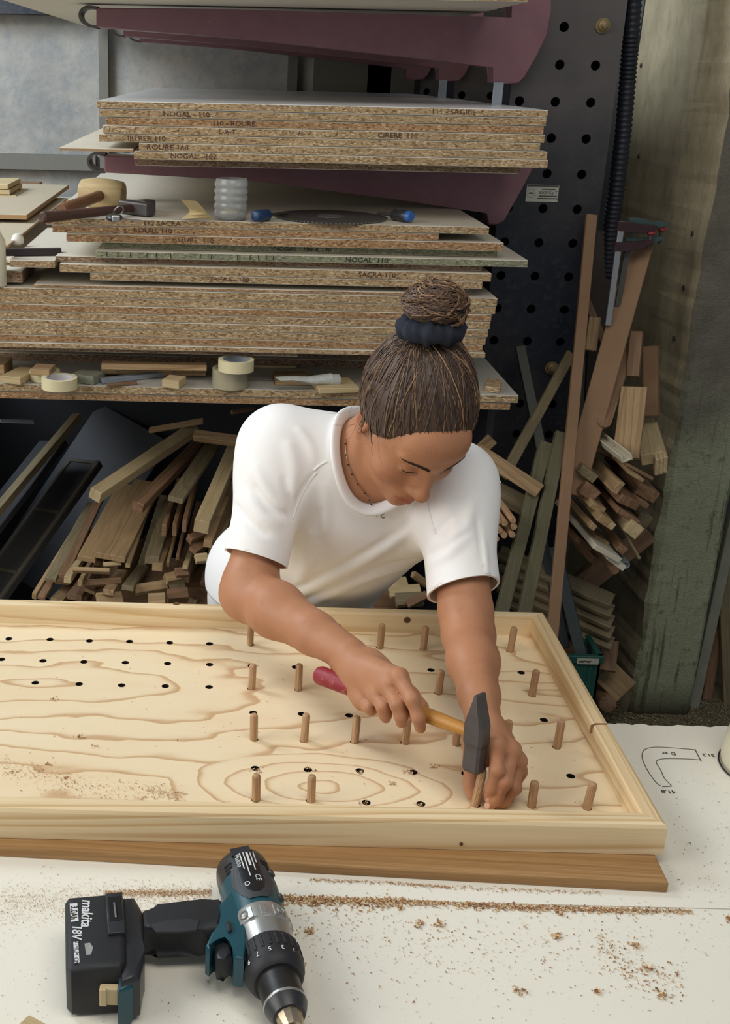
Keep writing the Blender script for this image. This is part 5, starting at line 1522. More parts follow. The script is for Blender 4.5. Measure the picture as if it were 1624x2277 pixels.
# wooden mallet
mal = empty('wooden_mallet', on((230, 470), ZC1)); T(mal, 'pale wooden mallet with a dark round handle on the tool-laden stack', 'mallet')
mc = on((226, 470), ZC1)+Vector((0, .03, .036)); hd = on((140, 478), ZC1+.04)
bw = wood('mallet_head_wood', 'cbb487', '9d8353', 9, .5, .3, .6, .1); hwd = wood('mallet_handle_wood', '8a6247', '5c3d2a', 12, .6, .4, .5, .08)
X, Y, Z = frame((1, -.16, -.06), (0, 0, 1))
bm = bmesh.new(); bm_lathe(bm, [(-.054, .024), (-.051, .029), (-.02, .0355), (.02, .0355), (.046, .0325), (.050, .029)], 28)
setp(bmk('head', bm, bw, smooth=True, sharp=40, mw=mat4(X, Y, Z, mc)), mal)
hs_ = mc+Vector((0, -.02, .0)); he_ = on((136, 468), ZC1+.020)
bm = bmesh.new(); L_ = (he_-hs_).length; bm_lathe(bm, [(0, .0125), (L_*.3, .0125), (L_*.8, .0145), (L_-.004, .0150), (L_, .0125)], 18)
X, Y, Z = frame(he_-hs_, (0, 0, 1)); setp(bmk('handle', bm, hwd, smooth=True, sharp=40, mw=mat4(X, Y, Z, hs_)), mal)
# hammer lying beneath it
ham = empty('hammer', on((220, 480), ZC1)); T(ham, 'old hammer with dark handle lying below the mallet on the stack', 'hammer')
a_, b_ = on((92, 484), ZC1+.013), on((312, 461), ZC1+.016)
bm = bmesh.new(); L_ = (b_-a_).length; bm_lathe(bm, [(0, .0095), (.004, .0125), (L_*.4, .0105), (L_, .009)], 14); X, Y, Z = frame(b_-a_, (0, 0, 1))
setp(bmk('handle', bm, wood('old_handle_wood', '5c4238', '382620', 12, .6, .4, .5, .08), smooth=True, mw=mat4(X, Y, Z, a_)), ham)
bm = bmesh.new(); bm_box(bm, (-.028, -.05, -.0145), (.0, .045, .0145), .004, 2); setp(bmk('head', bm, MAT['steel_dark'], mw=mat4(X, Y, Z, b_)), ham)
bm = bmesh.new(); bm_box(bm, (0, -.016, -.0155), (.035, .014, .0155), .004, 2); setp(bmk('cheek', bm, MAT['steel_dark'], mw=mat4(X, Y, Z, b_)), ham)
# keys on a black fob
key = empty('key_fob', on((255, 488), ZC1)); T(key, 'black and chrome key fob with ring on the pale panel', 'keys')
kc = on((254, 484), ZC1+.009); bm = bmesh.new(); bmesh.ops.create_uvsphere(bm, u_segments=18, v_segments=10, radius=1)
for w_ in bm.verts: w_.co = Vector((w_.co.x*.018, w_.co.y*.026, w_.co.z*.009))
setp(bmk('fob', bm, blk2, smooth=True, sharp=80, mw=Matrix.Translation(kc)), key)
bm = bmesh.new(); bm_box(bm, (-.009, -.004, -.007), (.009, .004, .007), .003, 2); setp(bmk('chrome_clip', bm, MAT['steel'], mw=Matrix.Translation(kc+Vector((.006, -.022, .001)))), key)
bm = bmesh.new(); bm_tube(bm, [(.012*math.cos(t*.35), 0, .012*math.sin(t*.35)) for t in range(19)], .0014, 6); setp(bmk('ring', bm, MAT['steel'], mw=Matrix.Translation(kc+Vector((.008, .02, .012))) @ Matrix.Rotation(.7, 4, 'Z') @ Matrix.Rotation(.5, 4, 'X')), key)
for k in range(2):
    a_ = kc+Vector((.014, .012+.01*k, -.004)); setp(beam('key', a_, a_+Vector((.042, -.004-.006*k, -.002)), .008, .002, MAT['steel']), key)
# folded scrap of yellowed paper
pw = plain('yellowed_paper', 'cdb98c', .9, var=.08, vs=60)
PP = [on((402, 447), ZC1+.052), on((440, 446), ZC1+.055), on((452, 470), ZC1+.02), on((473, 489), ZC1+.002), on((404, 486), ZC1+.003), on((420, 468), ZC1+.022)]
v = []; f = []
for i in range(7):
    t = i/6; l = lerp(on((402, 444), ZC1+.048), on((425, 470), ZC1+.018), min(1, t*1.6)) if t < .62 else lerp(on((425, 470), ZC1+.018), on((404, 487), ZC1+.002), (t-.62)/.38)
    r_ = lerp(on((438, 448), ZC1+.05), on((473, 489), ZC1+.003), t); v += [l, r_, l+Vector((0, .0012, .0006)), r_+Vector((0, .0012, .0006))]
for i in range(6):
    a = 4*i; f += [(a, a+1, a+5, a+4), (a+2, a+6, a+7, a+3), (a, a+4, a+6, a+2), (a+1, a+3, a+7, a+5)]
T(mk('paper_scrap', v, f, pw), 'curled yellow paper scrap standing beside the glass jar', 'paper')
# ribbed glass jar with something inside
gm = NT('jar_glass'); gm.b.inputs['Transmission Weight'].default_value = .82; gm.b.inputs['IOR'].default_value = 1.35; GL = gm.done((.86, .88, .87), .14, 0, .5)
jc = on((513, 488), ZC1); jar = empty('glass_jar', jc); T(jar, 'squat ribbed glass jar with a pale scrap inside', 'jar')
pr = [(0, .030), (.003, .0345)]
for k in range(5): pr += [(.006+.016*k, .0352), (.010+.016*k, .0375), (.016+.016*k, .0375), (.020+.016*k, .0352)]
pr += [(.088, .0345), (.0885, .0325)]
inn_ = [(x, r-.0025) for x, r in pr[::-1] if x > .004]
bm = bmesh.new(); bm_lathe(bm, pr+inn_+[(.004, .0)], 32, cap=False)
setp(bmk('jar_body', bm, GL, smooth=True, sharp=60, mw=mat4((0, 0, 1), (1, 0, 0), (0, 1, 0), jc+Vector((0, 0, .0005)))), jar)
bm = bmesh.new(); bmesh.ops.create_uvsphere(bm, u_segments=14, v_segments=8, radius=1)
for w_ in bm.verts: w_.co = Vector((w_.co.x*.022, w_.co.y*.016, w_.co.z*.009+.016))
setp(bmk('contents', bm, MAT['timber_pale'], smooth=True, mw=Matrix.Translation(jc)), jar)
# two chisels/screwdrivers and a circular saw blade
for tag_, bx, tx, lab in (('b', (575, 480), (640, 474), 'blue-handled screwdriver lying left of the saw blade'), ('c', (900, 480), (842, 474), 'dark screwdriver with blue end lying right of the saw blade')):
    sd = empty('screwdriver', on(bx, ZC1)); T(sd, lab, 'screwdriver')
    a_, b_ = on(bx, ZC1+.014), on(tx, ZC1+.010); X, Y, Z = frame(b_-a_, (0, 0, 1)); L_ = (b_-a_).length
    bl_ = plain('blue_handle_'+tag_, '1f3a5e' if tag_ == 'b' else '2b2a2e', .4)
    bm = bmesh.new(); bm_lathe(bm, [(-.015, .009), (-.012, .0125), (.01, .0135), (.024, .0115), (.034, .013), (.04, .009)], 16); setp(bmk('handle', bm, bl_, smooth=True, sharp=50, mw=mat4(X, Y, Z, a_)), sd)
    if tag_ == 'c':
        bm = bmesh.new(); bm_lathe(bm, [(-.024, .009), (-.021, .0115), (-.006, .0128)], 16); setp(bmk('handle_end', bm, plain('bright_blue_cap', '2f62a8', .35), smooth=True, mw=mat4(X, Y, Z, a_)), sd)
    bm = bmesh.new(); bm_lathe(bm, [(.036, .004), (L_, .0035), (L_+.004, .002)], 10); setp(bmk('shaft', bm, MAT['steel_dark'], smooth=True, mw=mat4(X, Y, Z, a_)), sd)
sbc = on((735, 484), ZC1); poly = []
for k in range(80):
    a = 2*PI*k/80
    for dr, da in ((.125, 0), (.129, .35), (.1245, .55)): poly.append((dr*math.cos(a+da*2*PI/80), dr*math.sin(a+da*2*PI/80)))
blade = empty('saw_blade', sbc); T(blade, 'dull circular saw blade lying flat on the pale panel', 'saw blade')
bm = bmesh.new(); bm_prism(bm, poly, 0, .0028); setp(bmk('disc', bm, plain('dull_blade_steel', '5d5854', .55, .5, var=.25, vs=30), mw=Matrix.Translation(sbc+Vector((0, .0, .0008)))), blade)
bm = bmesh.new(); bm_lathe(bm, [(.0028, .032), (.0036, .032), (.0037, .014), (.003, .013)], 24); setp(bmk('hub', bm, MAT['steel'], mw=mat4((0, 0, 1), (1, 0, 0), (0, 1, 0), sbc+Vector((0, 0, .0008)))), blade)

MAT['melamine_tan'] = plain('tan_sheet_face', 'b5a88f', .6, var=.06, vs=5)
# ------------------------------------------------------------------ things left of the stack
def lbox(name, pl, pr, ptop, pbot, yf, depth, mat, label, cat, rot=0, group=None):
    x0, x1 = U(pl, (ptop+pbot)/2, y=yf).x, U(pr, (ptop+pbot)/2, y=yf).x; z1, z0 = U((pl+pr)/2, ptop, y=yf).z, U((pl+pr)/2, pbot, y=yf).z
    hx, hz = (x1-x0)/2, (z1-z0)/2; bm = bmesh.new(); bm_box(bm, (-hx, 0, -hz), (hx, depth, hz), .0012)
    o = bmk(name, bm, MAT[mat] if isinstance(mat, str) else mat, mw=Matrix.Translation(((x0+x1)/2, yf, (z0+z1)/2)) @ Matrix.Rotation(rot, 4, 'Z'))
    T(o, label, cat, group); return o
def lpanel(pl, pr, ptop, pbot, yf, ye, side, face, label, nm='chipboard_panel'):
    zt_, zb_ = U(100, ptop, y=yf).z, U(100, pbot, y=yf).z
    return T(board(pl, pr, ptop, pbot, side, '', None, yb=yf, ye=ye, ztop=zt_, zbot=zb_, face=face, name=nm), label, 'panel')
lpanel(22, 122, 579, 596, 1.24, 1.8, 'chip', 'melamine', 'small chipboard piece sticking out left of the tool-laden stack')
lpanel(-160, 50, 603, 630, 1.27, 1.5, 'chip_dark', 'melamine', 'chunky chipboard block at the far left on the thick stack')
lpanel(-200, 20, 545, 552, 1.36, 2.4, 'mdf_edge', 'melamine_tan', 'broad beige sheet lying behind the small items on the left', 'beige_sheet')
lpanel(-300, 60, 478, 490, 1.75, 2.6, 'mdf_edge', 'melamine_tan', 'grey-beige sheet further back on the left', 'beige_sheet')
for k, (pr_, pt) in enumerate(((18, 412), (22, 424), (36, 436))):
    lpanel(-260, pr_, pt, pt+11, 2.2, 2.42, 'timber_pale', 'timber_pale', '%s pale board from the top of the distant pile at the left edge' % ORD[k], 'pale_board')
lbox('pile_base', -260, 20, 447, 640, 2.22, .7, 'timber_brown', 'dark base block under the distant pile at the left edge', 'block')
zq = U(70, 579, y=1.24).z
o = beam('iron_bar', on((8, 561), zq+.009), on((136, 559), zq+.009), .016, .016, plain('rusty_dark_iron', '33282a', .6), (0, 0, 1)); T(o, 'dark iron bar lying across the small chipboard piece', 'bar')
bm = bmesh.new(); bm_lathe(bm, [(0, .010), (.004, .0145), (.012, .0155), (.02, .013), (.026, .007)], 20)
o = bmk('twine_ball', bm, plain('white_twine', 'd3d0c5', .9, bump=.5), smooth=True, mw=mat4((0, 0, 1), (1, 0, 0), (0, 1, 0), on((30, 556), zq)+Vector((0, .06, .004)))); T(o, 'small ball of white twine behind the iron bar', 'twine')
rag_ = Field((-.03, -.03, -.005), (.03, .03, .05), .002); rr_ = random.Random(4)
for k in range(12): rag_.ell((rr_.uniform(-.014, .014), rr_.uniform(-.012, .012), rr_.uniform(.004, .026)), (rr_.uniform(.006, .012), rr_.uniform(.003, .009), rr_.uniform(.004, .010)), None, .003)
o = np_obj('white_rag', [rag_.mesh(0)], plain('rag_cloth', 'd9d4c8', .9)); o.location = on((14, 592), U(20, 603, y=1.27).z)+Vector((0, 0.02, .003)); T(o, 'crumpled white rag on the chunky block', 'rag')
bc_ = Vector((U(-18, 560, y=1.22).x, 1.262, 0)); zb_ = zc[0]
bt = empty('spray_bottle', (bc_.x, bc_.y, zb_)); T(bt, 'white plastic bottle cut off by the left edge', 'bottle')
bm = bmesh.new(); bm_lathe(bm, [(0, .02), (.003, .0225), (.10, .0225), (.12, .012), (.14, .011)], 24); setp(bmk('bottle_body', bm, cream, smooth=True, sharp=50, mw=mat4((0, 0, 1), (1, 0, 0), (0, 1, 0), (bc_.x, bc_.y, zb_+.0005))), bt)
bm = bmesh.new(); bm_lathe(bm, [(.139, .013), (.165, .012)], 20); setp(bmk('bottle_cap', bm, MAT['ink_black'], smooth=True, mw=mat4((0, 0, 1), (1, 0, 0), (0, 1, 0), (bc_.x, bc_.y, zb_))), bt)

# ------------------------------------------------------------------ littered shelf
def ringroll(name, px, r, h, mat, label, inner=.72, z=None, core='d8d6d0'):
    c = on(px, ZSH if z is None else z)+Vector((0, r, .0004)); e = empty(name, c); T(e, label, 'tape roll', 'tape rolls on the shelf')
    ri = r*inner; bm = bmesh.new(); R_ = bm_lathe(bm, [(0, ri+.002), (0, r), (h, r), (h, ri+.002)], 40, cap=False)
    setp(bmk('tape', bm, mat, smooth=True, sharp=40, mw=mat4((0, 0, 1), (1, 0, 0), (0, 1, 0), c)), e)
    bm = bmesh.new(); bm_lathe(bm, [(0, ri), (0, ri+.0022), (h, ri+.0022), (h, ri), (0, ri)], 40, cap=False)
    setp(bmk('core', bm, plain('core_'+name+core+str(px[0]), core, .8, var=.2, vs=50), smooth=True, sharp=40, mw=mat4((0, 0, 1), (1, 0, 0), (0, 1, 0), c)), e)
    return c
tpe = plain('cream_masking_tape', 'd6cba2', .6, var=.05); tpg = plain('greyish_packing_tape', 'a39a80', .3, var=.08)
ringroll('tape_roll', (127, 873), .041, .025, tpe, 'cream masking tape roll near the shelf edge, left side', core='c3c0c0')
ringroll('tape_roll', (95, 852), .036, .022, tpe, 'cream tape roll pinned under a small wood block', core='c3c0c0')
c1 = ringroll('tape_roll', (511, 869), .041, .044, tpg, 'wide translucent grey-brown tape roll under a masking tape roll', core='8d8674')
c = c1+Vector((.012, .006, .0445)); 
ringroll('tape_roll', (525, 833), .041, .026, tpe, 'cream masking tape roll stacked on the wide tape roll', z=c.z, core='8f959b')
def sb(name, px0, px1, h, dep_, mat, label, rot=0, cat='offcut', zo=0, bev=.001):
    """block on the shelf; px0-px1 its front bottom edge"""
    a_, b_ = on(px0, ZSH+zo), on(px1, ZSH+zo); X = (b_-a_); L_ = X.length; X.normalize(); Y = Vector((0, 0, 1)).cross(X)
    bm = bmesh.new(); bm_box(bm, (0, 0, 0), (L_, dep_, h), bev)
    o = bmk(name, bm, MAT[mat] if isinstance(mat, str) else mat, mw=mat4(X, Y, (0, 0, 1), a_+Vector((0, 0, .0005)))); T(o, label, cat); return o
sb('wood_block', (0, 852), (46, 857), .017, .10, 'timber_pale', 'flat square block at the left end of the shelf')
sb('wood_block', (-60, 835), (10, 838), .028, .08, 'timber', 'plank end peeping in at the far left of the shelf')
sb('wood_block', (67, 835), (110, 837), .014, .06, 'timber', 'small brown block resting on a tape roll', zo=.0235)
sb('putty_packet', (157, 850), (208, 857), .020, .055, plain('greenish_wrap', '7d7f6c', .5, var=.3, vs=60), 'crumpled greenish wrapped packet behind the tape', cat='packet')
DB = sb('drilled_batten', (225, 833), (458, 837), .024, .03, 'timber', 'wooden batten drilled with a row of small holes', zo=.004)
for k_ in range(5):
    p_ = on((262+42*k_, 826), ZSH+.0288); bm = bmesh.new(); bm_lathe(bm, [(0, .0026), (.0006, .0026)], 10); setp(bmk('drill_hole', bm, MAT['dark'], mw=mat4((0, 0, 1), (1, 0, 0), (0, 1, 0), p_)), DB)
sb('wood_strip', (226, 822), (460, 826), .014, .03, 'timber', 'thin timber strip lying behind the drilled batten', zo=.029)
sb('aluminium_strip', (228, 855), (372, 838), .012, .018, MAT['zinc'], 'pale metal strip lying askew on the shelf')
sb('wood_wedge', (240, 862), (306, 856), .007, .012, 'timber_brown', 'thin red-brown wooden wedge in front of the metal strip')
sb('plywood_block', (360, 862), (398, 866), .019, .05, 'timber_pale', 'small striped plywood block on the shelf')
sb('plywood_offcut', (612, 857), (690, 858), .010, .10, 'timber', 'flat plywood offcut below the squeezed tube')
sb('plywood_offcut', (710, 876), (800, 874), .012, .10, 'timber_pale', 'angled pale plywood offcut at the shelf edge near her hair')
sb('wood_strip', (560, 818), (660, 820), .006, .02, 'timber_pale', 'short pale strip at the back of the shelf')
sb('chip_offcut', (1078, 872), (1112, 875), .014, .08, 'chip', 'little chipboard offcut at the right end of the shelf')
sb('steel_rod', (555, 846), (612, 846), .002, .003, MAT['steel'], 'thin bright steel rod beside the tape rolls', cat='rod')
# squeezed glue tube
tb0, tb1 = on((618, 842), ZSH+.032), on((752, 846), ZSH+.018); tub = empty('glue_tube', on((690, 850), ZSH)); T(tub, 'flattened white glue tube with round cap on the shelf', 'tube')
X, Y, Z = frame(tb1-tb0, (0, 0, 1)); L_ = (tb1-tb0).length; bm = bmesh.new(); rings = []
for t, ry, rz in ((0, .018, .001), (.2, .018, .004), (.5, .0165, .009), (.8, .0145, .013), (.87, .0145, .0145)):
    rings.append([bm.verts.new((t*L_, ry*math.cos(a*PI/10), rz*math.sin(a*PI/10)+.002*math.sin(t*9))) for a in range(20)])
for A_, B_ in zip(rings, rings[1:]):
    for i in range(20): bm.faces.new((A_[i], A_[(i+1) % 20], B_[(i+1) % 20], B_[i]))
bm.faces.new(rings[0][::-1]); bm.faces.new(rings[-1])
setp(bmk('tube_body', bm, plain('white_foil_tube', 'c9ccc4', .35, .2, var=.35, vs=70), smooth=True, mw=mat4(X, Y, Z, tb0)), tub)
bm = bmesh.new(); bm_lathe(bm, [(L_*.87, .0150), (L_, .0150), (L_+.001, .012)], 20); setp(bmk('tube_cap', bm, plain('grey_cap', 'b4b6b2', .4), smooth=True, mw=mat4(X, Y, Z, tb0)), tub)

# ------------------------------------------------------------------ heap of offcuts under the shelf
DEF_UP = (0, -.6, .8)
def stick(name, n0, y0, n1, y1, w, t, mat, label, up=DEF_UP, group='offcuts heaped under the shelf', cat='offcut'):
    o = beam(name, U(n0[0], n0[1], y=y0), U(n1[0], n1[1], y=y1), w, t, MAT[mat] if isinstance(mat, str) else mat, up)
    T(o, label, cat, group); return o
HP = [
 ('square_timber', (211, 1102), 1.33, (430, 955), 1.75, .033, .030, 'timber_pale', 'pale square beam jutting out highest on the left of the heap'),
 ('timber_bar', (306, 1128), 1.34, (450, 980), 1.80, .030, .026, 'timber_brown', 'brown bar with stepped end beside the pale square beam'),
 ('grey_plank', (390, 1112), 1.36, (490, 965), 1.85, .040, .014, 'timber_grey', 'weathered grey plank above the moulding strips'),
 ('square_post', (448, 1172), 1.30, (526, 990), 1.72, .038, .036, 'timber_pale', 'thick pale square post nearest her sleeve'),
 ('cross_timber', (432, 968), 1.62, (560, 985), 1.58, .026, .022, 'timber', 'short beam lying crosswise at the top of the heap'),
 ('thin_lath', (332, 957), 1.75, (452, 936), 1.70, .018, .008, 'timber', 'thin lath resting crosswise under the shelf'),
 ('small_lath', (515, 917), 1.60, (563, 909), 1.66, .010, .010, 'timber_brown', 'tiny stub of lath just under the shelf'),
 ('wide_board', (244, 1240), 1.30, (330, 1075), 1.75, .078, .016, 'timber', 'wide flat board in the middle of the heap'),
 ('wide_board', (192, 1244), 1.315, (282, 1080), 1.76, .047, .014, 'timber', 'slotted board edge left of the wide flat board'),
 ('thin_lath', (284, 1258), 1.31, (335, 1110), 1.7, .012, .012, 'timber_pale', 'slender pale stick just right of the wide flat board'),
 ('wood_profile', (365, 1180), 1.33, (398, 1075), 1.7, .012, .034, 'timber_brown', 'first of three brown moulding strips standing on edge'),
 ('wood_profile', (388, 1178), 1.33, (416, 1070), 1.7, .011, .034, 'timber_brown', 'second of three brown moulding strips standing on edge'),
 ('wood_profile', (410, 1170), 1.33, (436, 1066), 1.7, .011, .034, 'timber_brown', 'third of three brown moulding strips standing on edge'),
 ('timber_bar', (338, 1246), 1.30, (378, 1120), 1.7, .036, .022, 'timber_grey', 'greyish bar with notched end below the mouldings'),
 ('timber_bar', (350, 1262), 1.29, (385, 1170), 1.6, .026, .020, 'timber', 'box-section stub in front of the greyish bar'),
 ('splinter_lath', (76, 1326), 1.30, (185, 1150), 1.75, .012, .018, 'timber', 'leftmost long splintered lath near the tray edge'),
 ('splinter_lath', (92, 1330), 1.28, (190, 1165), 1.72, .020, .010, 'timber_brown', 'rough reddish lath beside the leftmost splinter'),
 ('splinter_lath', (112, 1290), 1.33, (205, 1120), 1.8, .030, .010, 'timber_grey', 'broad torn grey slat on the left flank of the heap'),
 ('splinter_lath', (140, 1283), 1.32, (232, 1090), 1.8, .022, .012, 'timber_brown', 'narrow torn slat beside the broad grey one'),
 ('crosswise_slat', (162, 1267), 1.28, (245, 1270), 1.27, .012, .014, 'timber', 'short slat lying crosswise under the wide board'),
 ('crosswise_slat', (230, 1256), 1.30, (270, 1252), 1.31, .012, .008, 'timber_pale', 'small pale chip of slat at the wide board end'),
 ('timber_bar', (150, 1290), 1.27, (200, 1215), 1.55, .018, .018, 'timber_pale', 'stubby pale bar poking out lower left'),
 ('timber_bar', (178, 1298), 1.27, (215, 1225), 1.55, .012, .016, 'timber', 'narrow stub next to the stubby pale bar'),
 ('crosswise_slat', (188, 1298), 1.30, (270, 1292), 1.32, .018, .012, 'timber_brown', 'brown slat lying low across the heap'),
 ('timber_bar', (240, 1318), 1.25, (272, 1272), 1.45, .028, .014, 'timber', 'flat stub sloping down in the lower middle'),
 ('timber_bar', (284, 1308), 1.26, (318, 1262), 1.5, .030, .014, 'timber_grey', 'grey flat stub right of the lower middle'),
 ('crosswise_slat', (300, 1312), 1.30, (372, 1300), 1.32, .026, .014, 'timber', 'board end lying crosswise low on the right'),
 ('end_block', (368, 1288), 1.28, (398, 1282), 1.30, .026, .018, 'timber', 'small block end below the mouldings'),
 ('end_block', (390, 1274), 1.29, (418, 1272), 1.30, .024, .014, 'timber_brown', 'reddish block end stacked beside another'),
 ('end_block', (434, 1243), 1.30, (462, 1240), 1.31, .024, .014, 'timber_pale', 'pale block end below the thick square post'),
 ('end_block', (428, 1225), 1.31, (462, 1205), 1.36, .022, .012, 'timber_brown', 'tilted brown block end under the square post'),
 ('timber_bar', (462, 1210), 1.30, (500, 1110), 1.6, .022, .020, 'timber', 'bar end half hidden by her sleeve'),
 ('end_block', (420, 1200), 1.33, (450, 1188), 1.36, .020, .020, 'timber_brown', 'dark brown block tucked left of the square post'),
 ('thin_lath', (373, 1255), 1.31, (402, 1140), 1.65, .008, .016, 'timber', 'thin upright lath among the mouldings'),
 ('thin_lath', (395, 1240), 1.31, (418, 1140), 1.65, .008, .016, 'timber_brown', 'second thin lath leaning by the mouldings'),
 ('thin_lath', (412, 1262), 1.29, (440, 1180), 1.55, .014, .012, 'timber_pale', 'short pale lath pointing down near the block ends'),
 ('crosswise_slat', (330, 1334), 1.25, (368, 1332), 1.25, .030, .016, 'timber', 'slat end just above the tray rim'),
 ('crosswise_slat', (215, 1334), 1.25, (272, 1330), 1.27, .034, .014, 'timber', 'wide slat end just above the tray rim on the left'),
 ('end_block', (372, 1326), 1.30, (418, 1322), 1.31, .030, .030, 'timber_brown', 'dark board end at the bottom right of the heap'),
 ('end_block', (375, 1305), 1.32, (410, 1300), 1.33, .03, .02, 'timber_grey', 'grey drilled block low in the heap'),
]
for (nm, n0, y0, n1, y1, w, t, mt, lab) in HP: stick(nm, n0, y0, n1, y1, w, t, mt, lab)
rf = random.Random(31)
for k in range(24):
    px = rf.uniform(120, 520); py = 1345-rf.uniform(0, 120)*(.35+.65*min(1, px/330)); y0 = rf.uniform(1.42, 1.62)
    n1 = (px+rf.uniform(30, 130), py-rf.uniform(90, 190))
    stick(rf.choice(('timber_bar', 'thin_lath')), (px, py), y0, n1, y0+rf.uniform(.3, .55), rf.uniform(.014, .045), rf.uniform(.010, .022), rf.choice(('timber', 'timber_brown', 'timber_grey', 'timber_brown')), 'dusty offcut buried deep in the dark heap under the shelf', group='buried offcuts under the shelf')
# block the heap stands on, upright dark sheets added around it to block light
o = box_s('plank_stack', (-.42, 1.55, 0), (.15, 1.75, .42), MAT['timber_brown']); T(o, 'low dark stack of planks beneath the offcut heap', 'planks')
dk = plain('dark_laminate_sheet', '2c2e33', .6, var=.25, vs=4); dk2 = plain('dark_grey_door', '3f3f3f', .6, var=.15, vs=6)
o = box_s('light_block_sheet', (-1.5, 2.26, 0), (.60, 2.29, U(1135, 914, y=1.254).z-.002), dk); T(o, 'large dark sheet added behind the offcut heap to block light', 'sheet')  # added backing that keeps light out of the hollow under the shelf
o = box_s('light_block_sheet', (-.98, 1.28, 0), (-.95, 2.24, U(1135, 914, y=1.254).z-.002), dk); T(o, 'unseen dark sheet added left of the heap to block light', 'sheet')  # out of view, added to shut off light from the left
o = box_s('plinth_sheet', (.612, 1.46, 0), (.63, 2.3, U(1135, 914, y=1.254).z-.002), dk); T(o, 'narrow dark sheet carrying the right end of the shelf', 'sheet')
def leaning(nm, c0, y0, c1, y1, w, t, mat, label):
    return stick(nm, c0, y0, c1, y1, w, t, mat, label, up=(-.5, -.85, .2), group=None, cat='panel')
d0 = leaning('framed_door_leaf', (-75, 1395), 1.42, (192, 1028), 1.95, .115, .022, dk2, 'dark framed door panel leaning diagonally at the left under the shelf')
A_, B_ = U(-75, 1395, y=1.42), U(192, 1028, y=1.95)
for s0, s1, wo, ww in ((.0, 1.0, -.05, .012), (0, 1, .05, .012)):
    X, Y, Z = frame(B_-A_, (-.5, -.85, .2)); off = Y*wo+Z*.0125
    setp(beam('stile', A_+off, B_+off, ww, .006, plain('door_stile', '5c5649', .6), (-.5, -.85, .2)), d0)
for q in (.30, .66, .985):
    X, Y, Z = frame(B_-A_, (-.5, -.85, .2)); c_ = lerp(A_, B_, q)+Z*.0125
    setp(beam('rail', c_-Y*.05, c_+Y*.05, .012, .006, bpy.data.materials['door_stile'], Z), d0)
leaning('dark_board', (-150, 1330), 1.36, (120, 985), 1.9, .10, .018, dk, 'dark plain panel leaning left of the framed door')
leaning('dark_board', (-60, 1200), 1.45, (172, 925), 1.95, .03, .02, MAT['timber_grey'], 'grey-edged board leaning highest at the left under the shelf')
leaning('dark_board', (60, 1300), 1.95, (300, 940), 2.2, .30, .012, dk, 'broad dark board leaning behind the offcuts')
stick('metal_strip', (0, 936), 1.5, (75, 938), 1.55, .012, .004, MAT['zinc'], 'pale strip glinting just under the shelf at the left', group=None, cat='strip')

# pale blocks seen between her arm and body
for k, (a, b, y, w, t, m_, l_) in enumerate((((870, 1300), (905, 1296), 1.30, .03, .016, 'timber_pale', 'upper pale block seen in the gap beside her waist'), ((866, 1318), (935, 1312), 1.28, .03, .014, 'timber_pale', 'middle pale block seen in the gap beside her waist'),
        ((880, 1335), (940, 1332), 1.26, .035, .016, 'timber_grey', 'lower grey block seen in the gap beside her waist'), ((918, 1276), (950, 1300), 1.32, .016, .014, 'timber', 'slanted stub seen in the gap beside her waist'), ((905, 1345), (950, 1322), 1.24, .02, .012, 'timber_brown', 'brown stub low in the gap beside her waist'))):
    stick('end_block', a, y, b, y+.01, w, t, m_, l_, group='blocks behind her waist')
zlo = U(900, 1352, y=1.26).z-.02
o = box_s('plank_pile', (.16, 1.2, 0), (.40, 1.42, zlo), MAT['timber_brown']); T(o, 'pile of planks carrying the pale blocks behind her waist', 'planks')
# ================================================================== clutter between the rack and the pillar
def lean(nm, b, yb_, t_, yt, w, th_, mat, label, up=(0, -1, .25), cat='board', group=None, bev=.0015):
    o = beam(nm, U(b[0], b[1], y=yb_), U(t_[0], t_[1], y=yt), w, th_, MAT[mat] if isinstance(mat, str) else mat, up, bev=bev); T(o, label, cat, group); return o
lean('batten', (1222, 1480), 1.12, (1316, 478), 1.66, .0275, .012, 'mdf', 'long narrow brown batten leaning against the navy upright', cat='batten')
lean('board', (1272, 1100), 1.38, (1428, 536), 1.58, .058, .020, 'mdf', 'tall brown board leaning under the clamp jaws', up=(-.35, -1, .2))
lean('panel', (1330, 900), 1.72, (1346, 512), 1.76, .075, .012, plain('dark_brown_hardboard', '3c332b', .7), 'dark brown hardboard leaning behind the tall brown board', up=(.1, -1, 0))
# round-ended board
a_, b_ = U(1338, 952, y=1.42), U(1394, 772, y=1.56); X, Y, Z = frame(b_-a_, (-.2, -1, .2)); L_ = (b_-a_).length; w = .036
poly = [(.018-.018*math.cos(t*PI/12), (w/2)*math.sin(t*PI/12-PI/2)) for t in range(0, 13)]
poly = [(w/2-w/2*math.sin(k*PI/12), -w/2*math.cos(k*PI/12)) for k in range(13)]
poly = [(L_, -w/2)]+poly[0:0]+[(w/2-(w/2)*math.sin(k*PI/12), -(w/2)*math.cos(k*PI/12)) for k in range(13)]+[(L_, w/2)]
bm = bmesh.new(); bm_prism(bm, poly, -.009, .009); o = bmk('board', bm, MAT['timber_brown'], mw=mat4(X, Y, Z, a_)); T(o, 'small board with a rounded lower end among the leaning boards', 'board')
lean('offcut', (1408, 838), 1.50, (1417, 738), 1.54, .030, .026, 'timber_brown', 'brown block standing high beside the pillar', up=(-.5, -1, .2), cat='offcut')
lean('offcut', (1450, 925), 1.55, (1448, 770), 1.60, .036, .030, 'mdf', 'reddish block wedged against the pillar', up=(-.6, -1, .1), cat='offcut')
lean('offcut', (1312, 780), 1.60, (1322, 706), 1.63, .030, .020, 'timber', 'short pale block behind the long brown batten', cat='offcut')
